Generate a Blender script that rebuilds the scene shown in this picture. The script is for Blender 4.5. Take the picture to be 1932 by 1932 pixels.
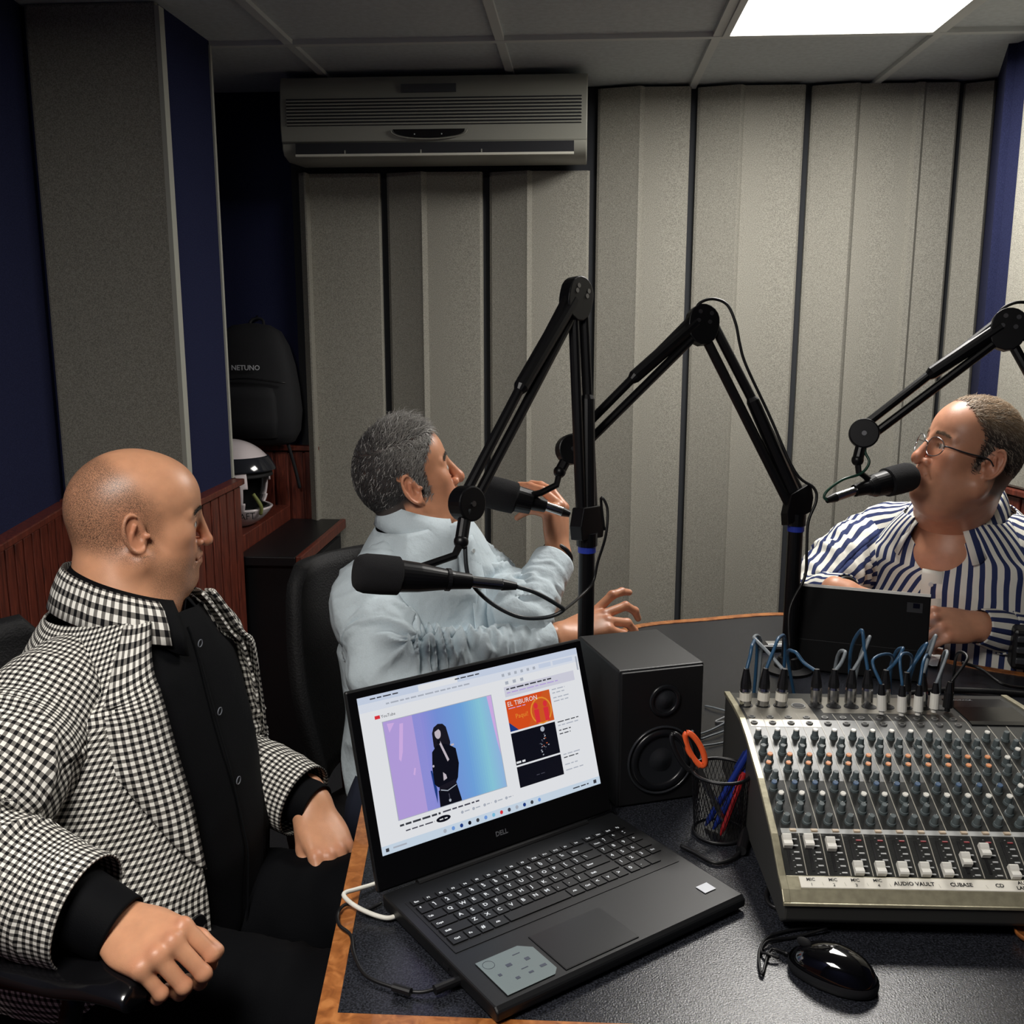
import bpy, math, random
import numpy as np
from mathutils import Matrix, Vector

for o in list(bpy.data.objects): bpy.data.objects.remove(o)
SC = bpy.context.scene
COL = SC.collection
# ------------------------------------------------------------ camera
F = 1900.0; TILT = math.atan(F/9684); YAW = math.radians(4.0); CZ = 1.485
cd = bpy.data.cameras.new('camera'); cam = bpy.data.objects.new('camera', cd); COL.objects.link(cam)
cd.sensor_width = 36.0; cd.lens = 36.0*F/1932.0; cd.clip_start = 0.02
cam.location = (0, 0, CZ); cam.rotation_euler = (math.pi/2-TILT, 0, YAW)
SC.camera = cam
# ------------------------------------------------------------ world + exposure
w = bpy.data.worlds.new('world'); SC.world = w; w.use_nodes = True
w.node_tree.nodes['Background'].inputs[0].default_value = (0.62, 0.75, 0.9, 1)
w.node_tree.nodes['Background'].inputs[1].default_value = 0.006
SC.view_settings.view_transform = 'Standard'; SC.view_settings.look = 'None'
SC.view_settings.gamma = 1.0; SC.view_settings.use_curve_mapping = False
SC.view_settings.exposure = 0.0
def area_light(name, loc, size, power, color, rot=(0, 0, 0), size_y=None):
    ld = bpy.data.lights.new(name, 'AREA'); ld.energy = power; ld.color = color
    ld.size = size
    if size_y: ld.shape = 'RECTANGLE'; ld.size_y = size_y
    o = bpy.data.objects.new(name, ld); COL.objects.link(o); o.location = loc; o.rotation_euler = rot
    return o
CEIL = CZ+0.737
area_light('ceiling_panel_light', (0.655, 2.66, CEIL-0.03), 0.53, 25.0, (1.0, 0.97, 0.925), size_y=0.55)
area_light('ceiling_panel_light', (-0.53, 0.31, CEIL-0.03), 0.53, 24.0, (1.0, 0.955, 0.89), size_y=0.55)

# ------------------------------------------------------------ positions of what the photo shows
def ray(px, py):
    x = (px-966)/F; y = -(py-966)/F
    v = (x, math.cos(TILT)+y*math.sin(TILT), -math.sin(TILT)+y*math.cos(TILT))
    c, s = math.cos(YAW), math.sin(YAW)
    return np.array([c*v[0]-s*v[1], s*v[0]+c*v[1], v[2]])
O0 = np.array([0, 0, CZ])
def PD(px, py, d): return ray(px, py)*d+O0
def PZ(px, py, z):
    r = ray(px, py); return r*((z-CZ)/r[2])+O0
def PY(px, py, Y):
    r = ray(px, py); return r*(Y/r[1])+O0
# ------------------------------------------------------------ materials
def lin(c):
    return tuple(((v/255.0)/12.92 if v/255.0 <= 0.04045 else ((v/255.0+0.055)/1.055)**2.4) for v in c)
MATS = {}
def mat(name, rgb, rough=0.5, metal=0.0, emit=None, estr=1.0, noise=None, bump=None, bdist=0.002, coat=0.0, spec=0.5, sheen=0.0, trans=0.0, alpha=1.0, sss=0.0, rgb2=None):
    """rgb in sRGB 0-255; noise=(scale, amount) ; bump=(scale, strength)"""
    if name in MATS: return MATS[name]
    m = bpy.data.materials.new(name); m.use_nodes = True; nt = m.node_tree
    b = nt.nodes['Principled BSDF']; c = lin(rgb)
    b.inputs['Base Color'].default_value = (*c, 1); b.inputs['Roughness'].default_value = rough
    b.inputs['Metallic'].default_value = metal; b.inputs['Specular IOR Level'].default_value = spec
    b.inputs['Coat Weight'].default_value = coat
    if sheen: b.inputs['Sheen Weight'].default_value = sheen
    if trans: b.inputs['Transmission Weight'].default_value = trans
    if alpha < 1: b.inputs['Alpha'].default_value = alpha
    if sss:
        b.inputs['Subsurface Weight'].default_value = sss
        b.inputs['Subsurface Radius'].default_value = (0.012, 0.004, 0.002); b.inputs['Subsurface Scale'].default_value = 1.0
    if emit:
        b.inputs['Emission Color'].default_value = (*lin(emit), 1); b.inputs['Emission Strength'].default_value = estr
    if noise or bump: tc = nt.nodes.new('ShaderNodeTexCoord')
    if noise:
        n = nt.nodes.new('ShaderNodeTexNoise'); n.inputs['Scale'].default_value = noise[0]; n.inputs['Detail'].default_value = 3
        nt.links.new(tc.outputs['Object'], n.inputs['Vector'])
        mx = nt.nodes.new('ShaderNodeMixRGB'); a = noise[1]
        c2 = lin(rgb2) if rgb2 else tuple(v*(1+a) for v in c); c1 = c if rgb2 else tuple(v*(1-a) for v in c)
        mx.inputs[1].default_value = (*c1, 1); mx.inputs[2].default_value = (*c2, 1)
        cr = nt.nodes.new('ShaderNodeMapRange'); cr.inputs['From Min'].default_value = 0.35; cr.inputs['From Max'].default_value = 0.65
        nt.links.new(n.outputs['Fac'], cr.inputs['Value']); nt.links.new(cr.outputs[0], mx.inputs[0])
        nt.links.new(mx.outputs[0], b.inputs['Base Color'])
    if bump:
        n2 = nt.nodes.new('ShaderNodeTexNoise'); n2.inputs['Scale'].default_value = bump[0]; n2.inputs['Detail'].default_value = 4
        nt.links.new(tc.outputs['Object'], n2.inputs['Vector'])
        bp = nt.nodes.new('ShaderNodeBump'); bp.inputs['Strength'].default_value = bump[1]; bp.inputs['Distance'].default_value = bdist
        nt.links.new(n2.outputs['Fac'], bp.inputs['Height']); nt.links.new(bp.outputs[0], b.inputs['Normal'])
    MATS[name] = m; return m
def attr_mat(name, builder, **kw):
    """material whose base colour is made by builder(nt, socket of the 'pat' cloth coordinate)"""
    m = mat(name, (128, 128, 128), **kw); nt = m.node_tree
    at = nt.nodes.new('ShaderNodeAttribute'); at.attribute_name = 'pat'
    nt.links.new(builder(nt, at.outputs['Vector']), nt.nodes['Principled BSDF'].inputs['Base Color'])
    return m
def nmath(nt, op, a, b=None, c=None):
    n = nt.nodes.new('ShaderNodeMath'); n.operation = op
    for i, v in enumerate((a, b, c)):
        if v is None: continue
        if isinstance(v, (int, float)): n.inputs[i].default_value = v
        else: nt.links.new(v, n.inputs[i])
    return n.outputs[0]
def sepxyz(nt, s):
    n = nt.nodes.new('ShaderNodeSeparateXYZ'); nt.links.new(s, n.inputs[0]); return n.outputs
def mixc(nt, fac, c1, c2):
    n = nt.nodes.new('ShaderNodeMixRGB')
    for i, v in ((0, fac), (1, c1), (2, c2)):
        if isinstance(v, tuple): n.inputs[i].default_value = (*v[:3], 1)
        elif isinstance(v, (int, float)): n.inputs[i].default_value = v
        else: nt.links.new(v, n.inputs[i])
    return n.outputs[0]

# ------------------------------------------------------------ mesh building
def vn(v):
    v = np.asarray(v, float); return v/np.linalg.norm(v)
def basis(d, up=(0, 0, 1)):
    d = vn(d); up = np.asarray(up, float)
    if abs(np.dot(d, vn(up))) > 0.98: up = np.array([1.0, 0, 0])
    s = vn(np.cross(up, d)); u = np.cross(d, s); return s, u, d
def rotz(a):
    c, s = math.cos(a), math.sin(a); return np.array([[c, -s, 0], [s, c, 0], [0, 0, 1.0]])
def smooth_path(pts, n=8):
    P = [np.asarray(p, float) for p in pts]
    if len(P) < 3: return P
    Q = [2*P[0]-P[1]]+P+[2*P[-1]-P[-2]]; out = []
    for i in range(1, len(Q)-2):
        for k in range(n):
            t = k/n; a, b, c, d = Q[i-1], Q[i], Q[i+1], Q[i+2]
            out.append(0.5*((2*b)+(c-a)*t+(2*a-5*b+4*c-d)*t*t+(3*b-a-3*c+d)*t**3))
    out.append(P[-1]); return out
class MB:
    def __init__(s): s.v = []; s.f = []; s.m = []; s.pat = []; s.n = 0
    def add(s, V, Fc, mi=0, pat=None):
        V = np.asarray(V, float).reshape(-1, 3); b = s.n
        s.v.append(V); s.n += len(V)
        s.f += [tuple(i+b for i in f) for f in Fc]; s.m += [mi]*len(Fc)
        s.pat.append(np.zeros((len(V), 3)) if pat is None else np.asarray(pat, float).reshape(-1, 3)); return s
    def box(s, c, sz, R=None, mi=0):
        c = np.asarray(c, float); h = np.asarray(sz, float)/2
        V = np.array([[x, y, z] for z in (-1, 1) for y in (-1, 1) for x in (-1, 1)])*h
        if R is not None: V = V@np.asarray(R).T
        return s.add(V+c, [(0, 2, 3, 1), (4, 5, 7, 6), (0, 1, 5, 4), (2, 6, 7, 3), (0, 4, 6, 2), (1, 3, 7, 5)], mi)
    def b2(s, lo, hi, mi=0):
        lo = np.array(lo, float); hi = np.array(hi, float); return s.box((lo+hi)/2, hi-lo, None, mi)
    def quad(s, a, b, c, d, mi=0): return s.add([a, b, c, d], [(0, 1, 2, 3)], mi)
    def prism(s, poly, ext, mi=0):
        """poly: list of 3D points (planar), ext: extrusion vector"""
        P = np.asarray(poly, float); n = len(P); ext = np.asarray(ext, float)
        V = np.vstack([P, P+ext])
        nrm = sum(np.cross(P[i]-P[0], P[(i+1) % n]-P[0]) for i in range(1, n-1))
        a, b = tuple(range(n)), tuple(range(n, 2*n))
        if np.dot(nrm, ext) > 0: fc = [a[::-1], b]+[(i, (i+1) % n, n+(i+1) % n, n+i) for i in range(n)]
        else: fc = [a, b[::-1]]+[(i, n+i, n+(i+1) % n, (i+1) % n) for i in range(n)]
        return s.add(V, fc, mi)
    def cyl(s, p0, p1, r0, r1=None, n=16, mi=0, caps=True, up=(0, 0, 1)):
        return s.loft([(p0, r0), (p1, r0 if r1 is None else r1)], n, mi, caps, up)
    def loft(s, rings, n=16, mi=0, caps=True, up=(0, 0, 1)):
        """rings: (point, radius) pairs along a straight axis"""
        P = [np.asarray(p, float) for p, r in rings]; a, b, d = basis(P[-1]-P[0], up); V = []
        for (p, r) in rings:
            for k in range(n):
                t = 2*math.pi*k/n; V.append(np.asarray(p)+r*(math.cos(t)*a+math.sin(t)*b))
        m = len(rings); fc = [(i*n+k, i*n+(k+1) % n, (i+1)*n+(k+1) % n, (i+1)*n+k) for i in range(m-1) for k in range(n)]
        if caps: fc += [tuple(range(n))[::-1], tuple((m-1)*n+k for k in range(n))]
        return s.add(V, fc, mi)
    def tube(s, pts, r, n=8, mi=0, sm=6):
        P = smooth_path(pts, sm) if sm else [np.asarray(p, float) for p in pts]
        V = []; m = len(P); u = None
        for i, p in enumerate(P):
            d = vn(P[min(i+1, m-1)]-P[max(i-1, 0)])
            if u is None: a, u, _ = basis(d)
            u = vn(u-np.dot(u, d)*d); a = np.cross(u, d)
            rr = r(i/(m-1)) if callable(r) else r
            for k in range(n):
                t = 2*math.pi*k/n; V.append(p+rr*(math.cos(t)*a+math.sin(t)*u))
        fc = [(i*n+k, (i+1)*n+k, (i+1)*n+(k+1) % n, i*n+(k+1) % n) for i in range(m-1) for k in range(n)]
        fc += [tuple(range(n)), tuple((m-1)*n+k for k in range(n))[::-1]]
        return s.add(V, fc, mi)
    def sph(s, c, r, n=16, m=10, mi=0, R=None):
        r = np.ones(3)*np.asarray(r, float); V = []
        for i in range(m+1):
            th = math.pi*i/m
            for k in range(n):
                t = 2*math.pi*k/n; V.append((math.sin(th)*math.cos(t)*r[0], math.sin(th)*math.sin(t)*r[1], math.cos(th)*r[2]))
        V = np.array(V)
        if R is not None: V = V@np.asarray(R).T
        fc = [(i*n+k, (i+1)*n+k, (i+1)*n+(k+1) % n, i*n+(k+1) % n) for i in range(m) for k in range(n)]
        return s.add(V+np.asarray(c), fc, mi)
    def grid(s, G, closed=False, mi=0, pat=None, flip=False):
        G = np.asarray(G, float); m, n = G.shape[:2]; fc = []
        for i in range(m-1):
            for k in range(n if closed else n-1):
                q = (i*n+k, i*n+(k+1) % n, (i+1)*n+(k+1) % n, (i+1)*n+k); fc.append(q[::-1] if flip else q)
        return s.add(G.reshape(-1, 3), fc, mi, None if pat is None else np.asarray(pat).reshape(-1, 3))
    def build(s, name, mats, parent=None, smooth=False, bevel=0, solid=0, subsurf=0, label=None, origin=None, autos=None):
        V = np.vstack(s.v); org = np.zeros(3)
        if origin is not None: org = np.asarray(origin, float)
        elif parent is not None: org = np.array(parent.location) if parent.parent is None else np.array(parent.matrix_world.translation)
        me = bpy.data.meshes.new(name); me.from_pydata((V-org).tolist(), [], s.f)
        if not isinstance(mats, (list, tuple)): mats = [mats]
        for m in mats: me.materials.append(m)
        me.polygons.foreach_set('material_index', s.m)
        if any(p.any() for p in s.pat):
            at = me.attributes.new('pat', 'FLOAT_VECTOR', 'POINT'); at.data.foreach_set('vector', np.vstack(s.pat).ravel())
        me.validate(); me.update()
        o = bpy.data.objects.new(name, me); COL.objects.link(o)
        if parent is None: o.location = org
        else:
            o.parent = parent; o.location = (0, 0, 0)
        if smooth: me.polygons.foreach_set('use_smooth', [True]*len(me.polygons))
        if solid:
            md = o.modifiers.new('solid', 'SOLIDIFY'); md.thickness = solid; md.offset = 0
        if bevel:
            md = o.modifiers.new('bevel', 'BEVEL'); md.width = bevel; md.segments = 2; md.limit_method = 'ANGLE'; md.angle_limit = math.radians(40)
        if subsurf:
            md = o.modifiers.new('sub', 'SUBSURF'); md.levels = subsurf; md.render_levels = subsurf
        if label: o['label'] = label
        bpy.context.view_layer.update() if parent is None else None
        return o
def auto_smooth(o, ang=35):
    me = o.data; me.polygons.foreach_set('use_smooth', [True]*len(me.polygons))
    try: me.set_sharp_from_angle(angle=math.radians(ang))
    except Exception: pass
    return o
def thing(name, loc, label, cat, group=None):
    o = bpy.data.objects.new(name, None); COL.objects.link(o); o.location = tuple(loc); o.empty_display_size = 0.05
    return tag(o, label, cat, group)
def tag(o, label, cat, group=None):
    o['label'] = label; o['category'] = cat
    if group: o['group'] = group
    return o
def struct(o):
    o['kind'] = 'structure'; return o
def text_mesh(txt, size, org, xd, yd, mb, mi=0, lift=0.0004, align='LEFT', bold=0.0):
    """adds flat letters to mb; org = baseline point, xd = reading direction, yd = up direction"""
    cu = bpy.data.curves.new('t', 'FONT'); cu.body = txt; cu.size = size; cu.align_x = align; cu.resolution_u = 2; cu.offset = bold
    ob = bpy.data.objects.new('t', cu); COL.objects.link(ob)
    dg = bpy.context.evaluated_depsgraph_get(); me = bpy.data.meshes.new_from_object(ob.evaluated_get(dg))
    xd = vn(xd); yd = vn(yd); nz = np.cross(xd, yd); org = np.asarray(org, float)
    V = np.array([v.co[:] for v in me.vertices]); Fc = [tuple(p.vertices) for p in me.polygons]
    if len(V): mb.add(org+V[:, :1]*xd+V[:, 1:2]*yd+nz*lift, Fc, mi)
    bpy.data.objects.remove(ob); bpy.data.curves.remove(cu); bpy.data.meshes.remove(me)
def copy_tree(o, parent=None):
    c = o.copy(); COL.objects.link(c); c.parent = parent
    for ch in list(o.children): copy_tree(ch, c)
    return c
# ============================================================ the room
def fabric_mat(name, rgb, rgb2, scale=420):
    m = mat(name, rgb, rough=0.95, spec=0.1, noise=(scale, 0.3), bump=(600, 0.25), rgb2=rgb2); return m
M_GREY = fabric_mat('grey_fabric', (124, 122, 114), (166, 163, 152))
M_NAVY = fabric_mat('navy_fabric', (30, 33, 58), (42, 46, 76))
M_EDGE = mat('pale_metal_trim', (170, 170, 160), 0.6)
M_TILE = mat('ceiling_tile', (196, 202, 204), 0.9, noise=(60, 0.06), bump=(200, 0.2))
M_TBAR = mat('ceiling_grid', (205, 208, 206), 0.5)
M_BLACK = mat('black_plastic', (14, 14, 17), 0.42)
M_MATTE = mat('black_matte', (10, 10, 13), 0.75)
M_GLOSSB = mat('black_gloss', (6, 6, 8), 0.08, coat=0.6)
M_CHROME = mat('chrome', (200, 200, 200), 0.2, 1.0)
M_CARPET = mat('dark_carpet', (20, 21, 26), 0.95, noise=(300, 0.5), bump=(500, 0.6))
def wood_mat(name, c1, c2, c3, scale=(1, 1, 1), rough=0.45, coat=0.2):
    m = mat(name, c1, rough, coat=coat); nt = m.node_tree
    tc = nt.nodes.new('ShaderNodeTexCoord'); mp = nt.nodes.new('ShaderNodeMapping'); mp.inputs['Scale'].default_value = scale
    nt.links.new(tc.outputs['Object'], mp.inputs['Vector'])
    n = nt.nodes.new('ShaderNodeTexNoise'); n.inputs['Scale'].default_value = 18; n.inputs['Detail'].default_value = 6; n.inputs['Distortion'].default_value = 1.2
    nt.links.new(mp.outputs[0], n.inputs['Vector'])
    cr = nt.nodes.new('ShaderNodeValToRGB'); e = cr.color_ramp.elements
    e[0].position = 0.32; e[0].color = (*lin(c1), 1); e[1].position = 0.68; e[1].color = (*lin(c3), 1)
    x = e.new(0.5); x.color = (*lin(c2), 1)
    nt.links.new(n.outputs['Fac'], cr.inputs[0]); nt.links.new(cr.outputs[0], nt.nodes['Principled BSDF'].inputs['Base Color'])
    return m
M_REDWOOD = wood_mat('red_wood', (70, 30, 22), (96, 42, 30), (120, 56, 40), (6, 6, 0.6))
M_OAK = wood_mat('orange_oak', (128, 74, 34), (158, 96, 48), (184, 120, 66), (3, 3, 3), 0.35, 0.4)

YB = 3.60      # back wall plane
# floor and ceiling
mb = MB().b2((-2.4, -0.6, -0.05), (2.2, YB+0.2, 0.0)); struct(mb.build('floor', M_CARPET))
mb = MB().b2((-2.4, -0.6, CEIL+0.012), (2.2, YB+0.2, CEIL+0.06))
struct(mb.build('ceiling', M_TILE))
# T-bar grid of the dropped ceiling
mb = MB(); gx = [-1.42, -0.83, -0.24, 0.35, 0.94, 1.53]; gy = [0.0, 0.59, 1.18, 1.775, 2.365, 2.96]
for x in gx: mb.b2((x-0.012, -0.6, CEIL), (x+0.012, YB, CEIL+0.014))
for y in gy: mb.b2((-2.4, y-0.012, CEIL-0.001), (2.2, y+0.012, CEIL+0.0135))
struct(mb.build('trim_1', M_TBAR))
# back wall (behind the panels) with a blue stretch at its left end and above the air conditioner
struct(MB().b2((-2.4, YB, 0), (1.40, YB+0.1, CEIL+0.012)).build('wall_back', M_NAVY))
struct(MB().b2((-1.02, YB-0.004, 0), (1.345, YB, CEIL+0.012)).build('trim_9', mat('groove_grey', (46, 48, 52), 0.95)))
# left wall: splayed blue part, grey pier face, blue return, niche
def wallseg(name, a, b, thick, z0, z1, m):
    a = np.array([*a, 0.0]); b = np.array([*b, 0.0]); d = vn(b-a); n = np.array([-d[1], d[0], 0])*thick
    P = [a, b, b+n, a+n]; return struct(MB().prism([p+[0, 0, z0] for p in P], (0, 0, z1-z0)).build(name, m))
ZT = CEIL+0.012
wallseg('wall_left', (-0.93, 0.2), (-1.40, 2.60), 0.08, 0, ZT, M_NAVY)
wallseg('wall_left_rear', (-1.055, 2.945), (-1.055, 2.60), -0.35, 0, ZT, M_NAVY)
struct(MB().b2((-1.55, YB-0.62, 0), (-1.395, YB, ZT)).build('wall_niche', M_NAVY))
wallseg('wall_near', (-2.4, -0.5), (2.2, -0.5), -0.1, 0, ZT, M_NAVY)
# grey padded panel on the pier facing the room, pale trims at both of its corners
mb = MB().b2((-1.385, 2.575, 1.0), (-1.05, 2.60, ZT)); p = mb.build('acoustic_panel', M_GREY, bevel=0.008)
tag(p, 'tall grey fabric acoustic panel on the left pier behind the bald man', 'acoustic panel')
struct(MB().b2((-1.052, 2.570, 1.0), (-1.040, 2.60, CEIL)).build('trim_2', M_EDGE))
struct(MB().b2((-1.062, 2.938, 1.0), (-1.050, 2.952, CEIL)).build('trim_3', M_EDGE))
# wainscot of upright red-brown boards
def wainscot(name, a, b, side, top=1.0, t=0.03, cap=True):
    a = np.array([*a, 0.0]); b = np.array([*b, 0.0]); L = np.linalg.norm(b-a); d = (b-a)/L; n = np.array([-d[1], d[0], 0])*side
    mb = MB(); k = max(1, int(round(L/0.058))); w = L/k
    for i in range(k):
        p = a+d*(i*w+0.004); q = a+d*((i+1)*w-0.004)
        mb.prism([p, q, q+n*t, p+n*t], (0, 0, top-0.025))
    mb.prism([a, b, b+n*(t-0.006), a+n*(t-0.006)], (0, 0, top-0.03))
    if cap: mb.prism([a-d*0.004, b+d*0.004, b+d*0.004+n*(t+0.012), a-d*0.004+n*(t+0.012)] , (0, 0, 0.018)); mb.v[-1][:, 2] += top-0.02
    return struct(mb.build(name, M_REDWOOD, bevel=0.003))
wainscot('trim_4', (-0.93, 0.2), (-1.386, 2.53), -1)
wainscot('trim_5', (-1.395, 2.60), (-1.045, 2.60), -1)
wainscot('trim_6', (-1.060, 2.57), (-1.060, 2.945), -1)
wainscot('trim_7', (-1.395, YB), (-0.955, YB), -1, top=1.02)
# right wall: blue splayed corner then grey padding over wainscot
wallseg('wall_right', (1.335, YB), (1.185, 3.13), 0.1, 0, ZT, M_NAVY)
wallseg('wall_right_front', (1.205, 3.13), (2.20, -0.5), 0.1, 0, ZT, M_NAVY)
d = vn(np.array([2.20-1.205, -0.5-3.13, 0])); n = np.array([d[1], -d[0], 0])
a = np.array([1.205, 3.12, 1.0])+d*.085+n*.001; b = a+d*1.4
p = MB().prism([a, b, b+n*0.03, a+n*0.03], (0, 0, 1.15)).build('acoustic_panel', M_GREY, bevel=0.008)
tag(p, 'pale grey fabric acoustic panel on the right wall behind the man in glasses', 'acoustic panel')
wainscot('trim_8', (1.205, 3.12), (1.205+d[0]*1.8, 3.12+d[1]*1.8), -1)

# seven folded acoustic panels on the back wall: each rises from a dark groove to a rounded ridge
grooves = [-1.00, -0.70, -0.345, 0.02, 0.350, 0.722, 1.213, 1.345]
ridges = [-0.955, -0.56, -0.20, 0.172, 0.498, 0.872, 1.30]
names = ['leftmost grey acoustic panel on the back wall beside the backpack',
         'grey fabric acoustic panel on the back wall rising behind the grey-haired man',
         'grey acoustic panel on the back wall under the middle of the air conditioner',
         'grey acoustic panel on the back wall below the air conditioner\'s right end',
         'grey fabric acoustic panel on the back wall behind the middle microphone arm elbow',
         'wide grey fabric acoustic panel on the back wall below the lit ceiling lamp',
         'narrow rightmost grey acoustic panel on the back wall next to the blue corner']
for i, (g0, g1) in enumerate(zip(grooves[:-1], grooves[1:])):
    r = ridges[i]; x0 = g0+0.018; x1 = g1-0.006; top = 2.222 if i > 2 else 1.96
    prof = [(x0, 0.0045), (x0, 0.022), (x0+0.008, 0.028), (r-0.006, 0.060), (r+0.004, 0.066), (r+0.012, 0.060), (r+0.020, 0.048), (x1-0.008, 0.046), (x1, 0.038), (x1, 0.0045)]
    if i == 5: prof[7:7] = [(1.06, 0.045), (1.072, 0.058), (1.09, 0.058), (1.10, 0.047)]
    if i == 0: prof = [(x0, 0.0045), (x0, 0.05), (r-0.004, 0.07), (r+0.002, 0.07), (r+0.004, 0.03), (x1-0.005, 0.03), (x1, 0.025), (x1, 0.0045)]
    mb = MB().prism([(x, YB-y, 0.12) for x, y in prof], (0, 0, top-0.12))
    p = auto_smooth(mb.build('acoustic_panel', M_GREY), 20); tag(p, names[i], 'acoustic panel', 'acoustic panels on the back wall')
# two luminous ceiling panels
def panel_lamp(x0, y0, label, on):
    t = thing('ceiling_lamp', (x0+0.295, y0+0.295, CEIL), label, 'ceiling lamp', None)
    f = MB(); w = 0.018
    for lo, hi in (((x0+.012, y0+.012), (x0+.578, y0+.012+w)), ((x0+.012, y0+.578-w), (x0+.578, y0+.578)), ((x0+.012, y0+.012+w), (x0+.012+w, y0+.578-w)), ((x0+.578-w, y0+.012+w), (x0+.578, y0+.578-w))):
        f.b2((*lo, CEIL-0.006), (*hi, CEIL+0.008))
    f.build('frame', M_TBAR, t)
    MB().b2((x0+.03, y0+.03, CEIL-0.002), (x0+.56, y0+.56, CEIL+0.006)).build('diffuser', mat('lamp_diffuser', (255, 250, 240), 0.6, emit=(255, 250, 242), estr=8), t)
panel_lamp(0.35, 2.365, 'bright square white ceiling lamp set in the tile grid at the top right', True)
panel_lamp(-0.83, 0.015, 'square white ceiling lamp over the bald man\'s side, above the top of the photo', True)

# ------------------------------------------------------------ air conditioner
acL, acR, acZ0, acZ1, acY = -0.955, 0.003, 1.965, 2.215, 3.27
t = thing('air_conditioner', ((acL+acR)/2, YB, acZ0), 'wide grey wall air conditioner high on the back wall', 'air conditioner')
M_AC = mat('ac_plastic', (146, 146, 136), 0.4); M_ACD = mat('ac_dark', (28, 29, 34), 0.5)
def acprof(y):   # cross-section in (y, z)
    return y
H = acZ1-acZ0
prof = [(YB-0.066, acZ0+0.01), (acY+0.075, acZ0), (acY+0.02, acZ0+0.012), (acY+0.006, acZ0+0.03), (acY+0.006, acZ0+0.048), (acY, acZ0+0.05), (acY-0.006, acZ0+0.09), (acY-0.004, acZ0+0.16), (acY+0.004, acZ1-0.03), (acY+0.02, acZ1-0.006), (acY+0.05, acZ1), (YB-0.066, acZ1)]
body = MB().prism([(acL, y, z) for y, z in prof], (acR-acL, 0, 0)).build('body', M_AC, t, bevel=0.012); auto_smooth(body, 40)
g = MB()
for k in range(8):
    z = acZ0+0.098+k*0.0098
    g.b2((acL+0.022, acY-0.013, z), (acR-0.018, acY+0.002, z+0.0048))
g.build('grille', M_AC, t, bevel=0.001)
g = MB().b2((acL+0.022, acY-0.008, acZ0+0.096), (acR-0.018, acY+0.004, acZ0+0.098+8*0.0098)); g.build('grille_backing', M_ACD, t)
o = MB().b2((acL+0.045, acY-0.002, acZ0+0.012), (acR-0.04, acY+0.02, acZ0+0.046)).build('air_outlet', M_ACD, t)
MB().b2((acL+0.045, acY-0.006, acZ0+0.006), (acR-0.04, acY+0.012, acZ0+0.013)).build('louver', mat('ac_louver', (205, 203, 190), 0.35), t)
g = MB()
for x in (acL+0.2, acL+0.44, acL+0.63): g.b2((x, acY-0.004, acZ0+0.014), (x+0.004, acY+0.006, acZ0+0.024))
g.build('louver_clip', M_AC, t)
cx = (acL+acR)/2-0.01; pts = []
for k in range(17):
    a = math.pi*k/16; pts.append((cx-0.112*math.cos(a), acY-0.012, acZ0+0.083-0.026*math.sin(a)**0.8))
d = MB().prism(pts, (0, 0.01, 0)); d.build('display_window', M_GLOSSB, t)
d = MB()
for x in (cx-0.045, cx+0.04): d.sph((x, acY-0.013, acZ0+0.068), 0.0022, 8, 6)
d.build('indicator_lamp', mat('pale_dot', (200, 205, 205), 0.3), t)
d = MB().tube([(p[0]*1.0+(p[0]-cx)*0.06, acY-0.011, p[2]-0.003) for p in pts], 0.0022, 6, sm=0); d.build('window_rim', M_AC, t)
bd = MB().b2((cx-0.085, acY-0.007, acZ1-0.058), (cx+0.085, acY+0.006, acZ1-0.034)).build('badge', mat('ac_badge', (62, 64, 66), 0.4), t)
# ============================================================ the studio table
TZ = 0.74
M_LAM = mat('speckled_laminate', (13, 14, 17), 0.20, noise=(430, 0.9), bump=(500, 0.2), spec=0.46, rgb2=(48, 50, 57), coat=0.0)
def poly_inset(P, t):
    P = np.array(P); n = len(P); out = []
    for i in range(n):
        a, b, c = P[i-1], P[i], P[(i+1) % n]; d1 = vn(b-a); d2 = vn(c-b)
        n1 = np.array([-d1[1], d1[0]]); n2 = np.array([-d2[1], d2[0]]); m = vn(n1+n2); out.append(b+m*t/max(0.4, np.dot(m, n1)))
    return out
curve = smooth_path([(1.52, 1.75, 0), (1.15, 2.03, 0), (0.93, 2.10, 0), (0.76, 2.215, 0), (0.655, 2.43, 0), (0.52, 2.505, 0), (0.311, 2.445, 0), (0.111, 2.355, 0), (-0.02, 2.12, 0), (-0.13, 1.86, 0), (-0.25, 1.64, 0), (-0.334, 1.437, 0)], 5)
outer = [(-0.276, 0.930), (1.52, 0.955)]+[tuple(p[:2]) for p in curve]
inner = poly_inset(outer, 0.022)
t = thing('studio_table', (0.5, 1.6, 0), 'black speckled studio table with an orange wooden rim and a curved far edge', 'table')
MB().prism([(x, y, TZ-0.035) for x, y in inner], (0, 0, 0.035)).build('tabletop', M_LAM, t)
mb = MB(); n = len(outer)
for i in range(n):
    j = (i+1) % n; a, b, c, d = outer[i], outer[j], inner[j], inner[i]
    mb.prism([(*a, TZ-0.05), (*b, TZ-0.05), (*c, TZ-0.05), (*d, TZ-0.05)], (0, 0, 0.0515))
mb.build('edge_trim', M_OAK, t)
mb = MB()
mb.b2((0.15, 1.25, 0.0), (1.2, 1.29, TZ-0.035)); mb.b2((0.15, 1.95, 0.0), (0.75, 1.99, TZ-0.035)); mb.b2((0.15, 1.29, 0), (0.19, 1.95, TZ-0.035))
mb.build('pedestal', M_BLACK, t)

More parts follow.
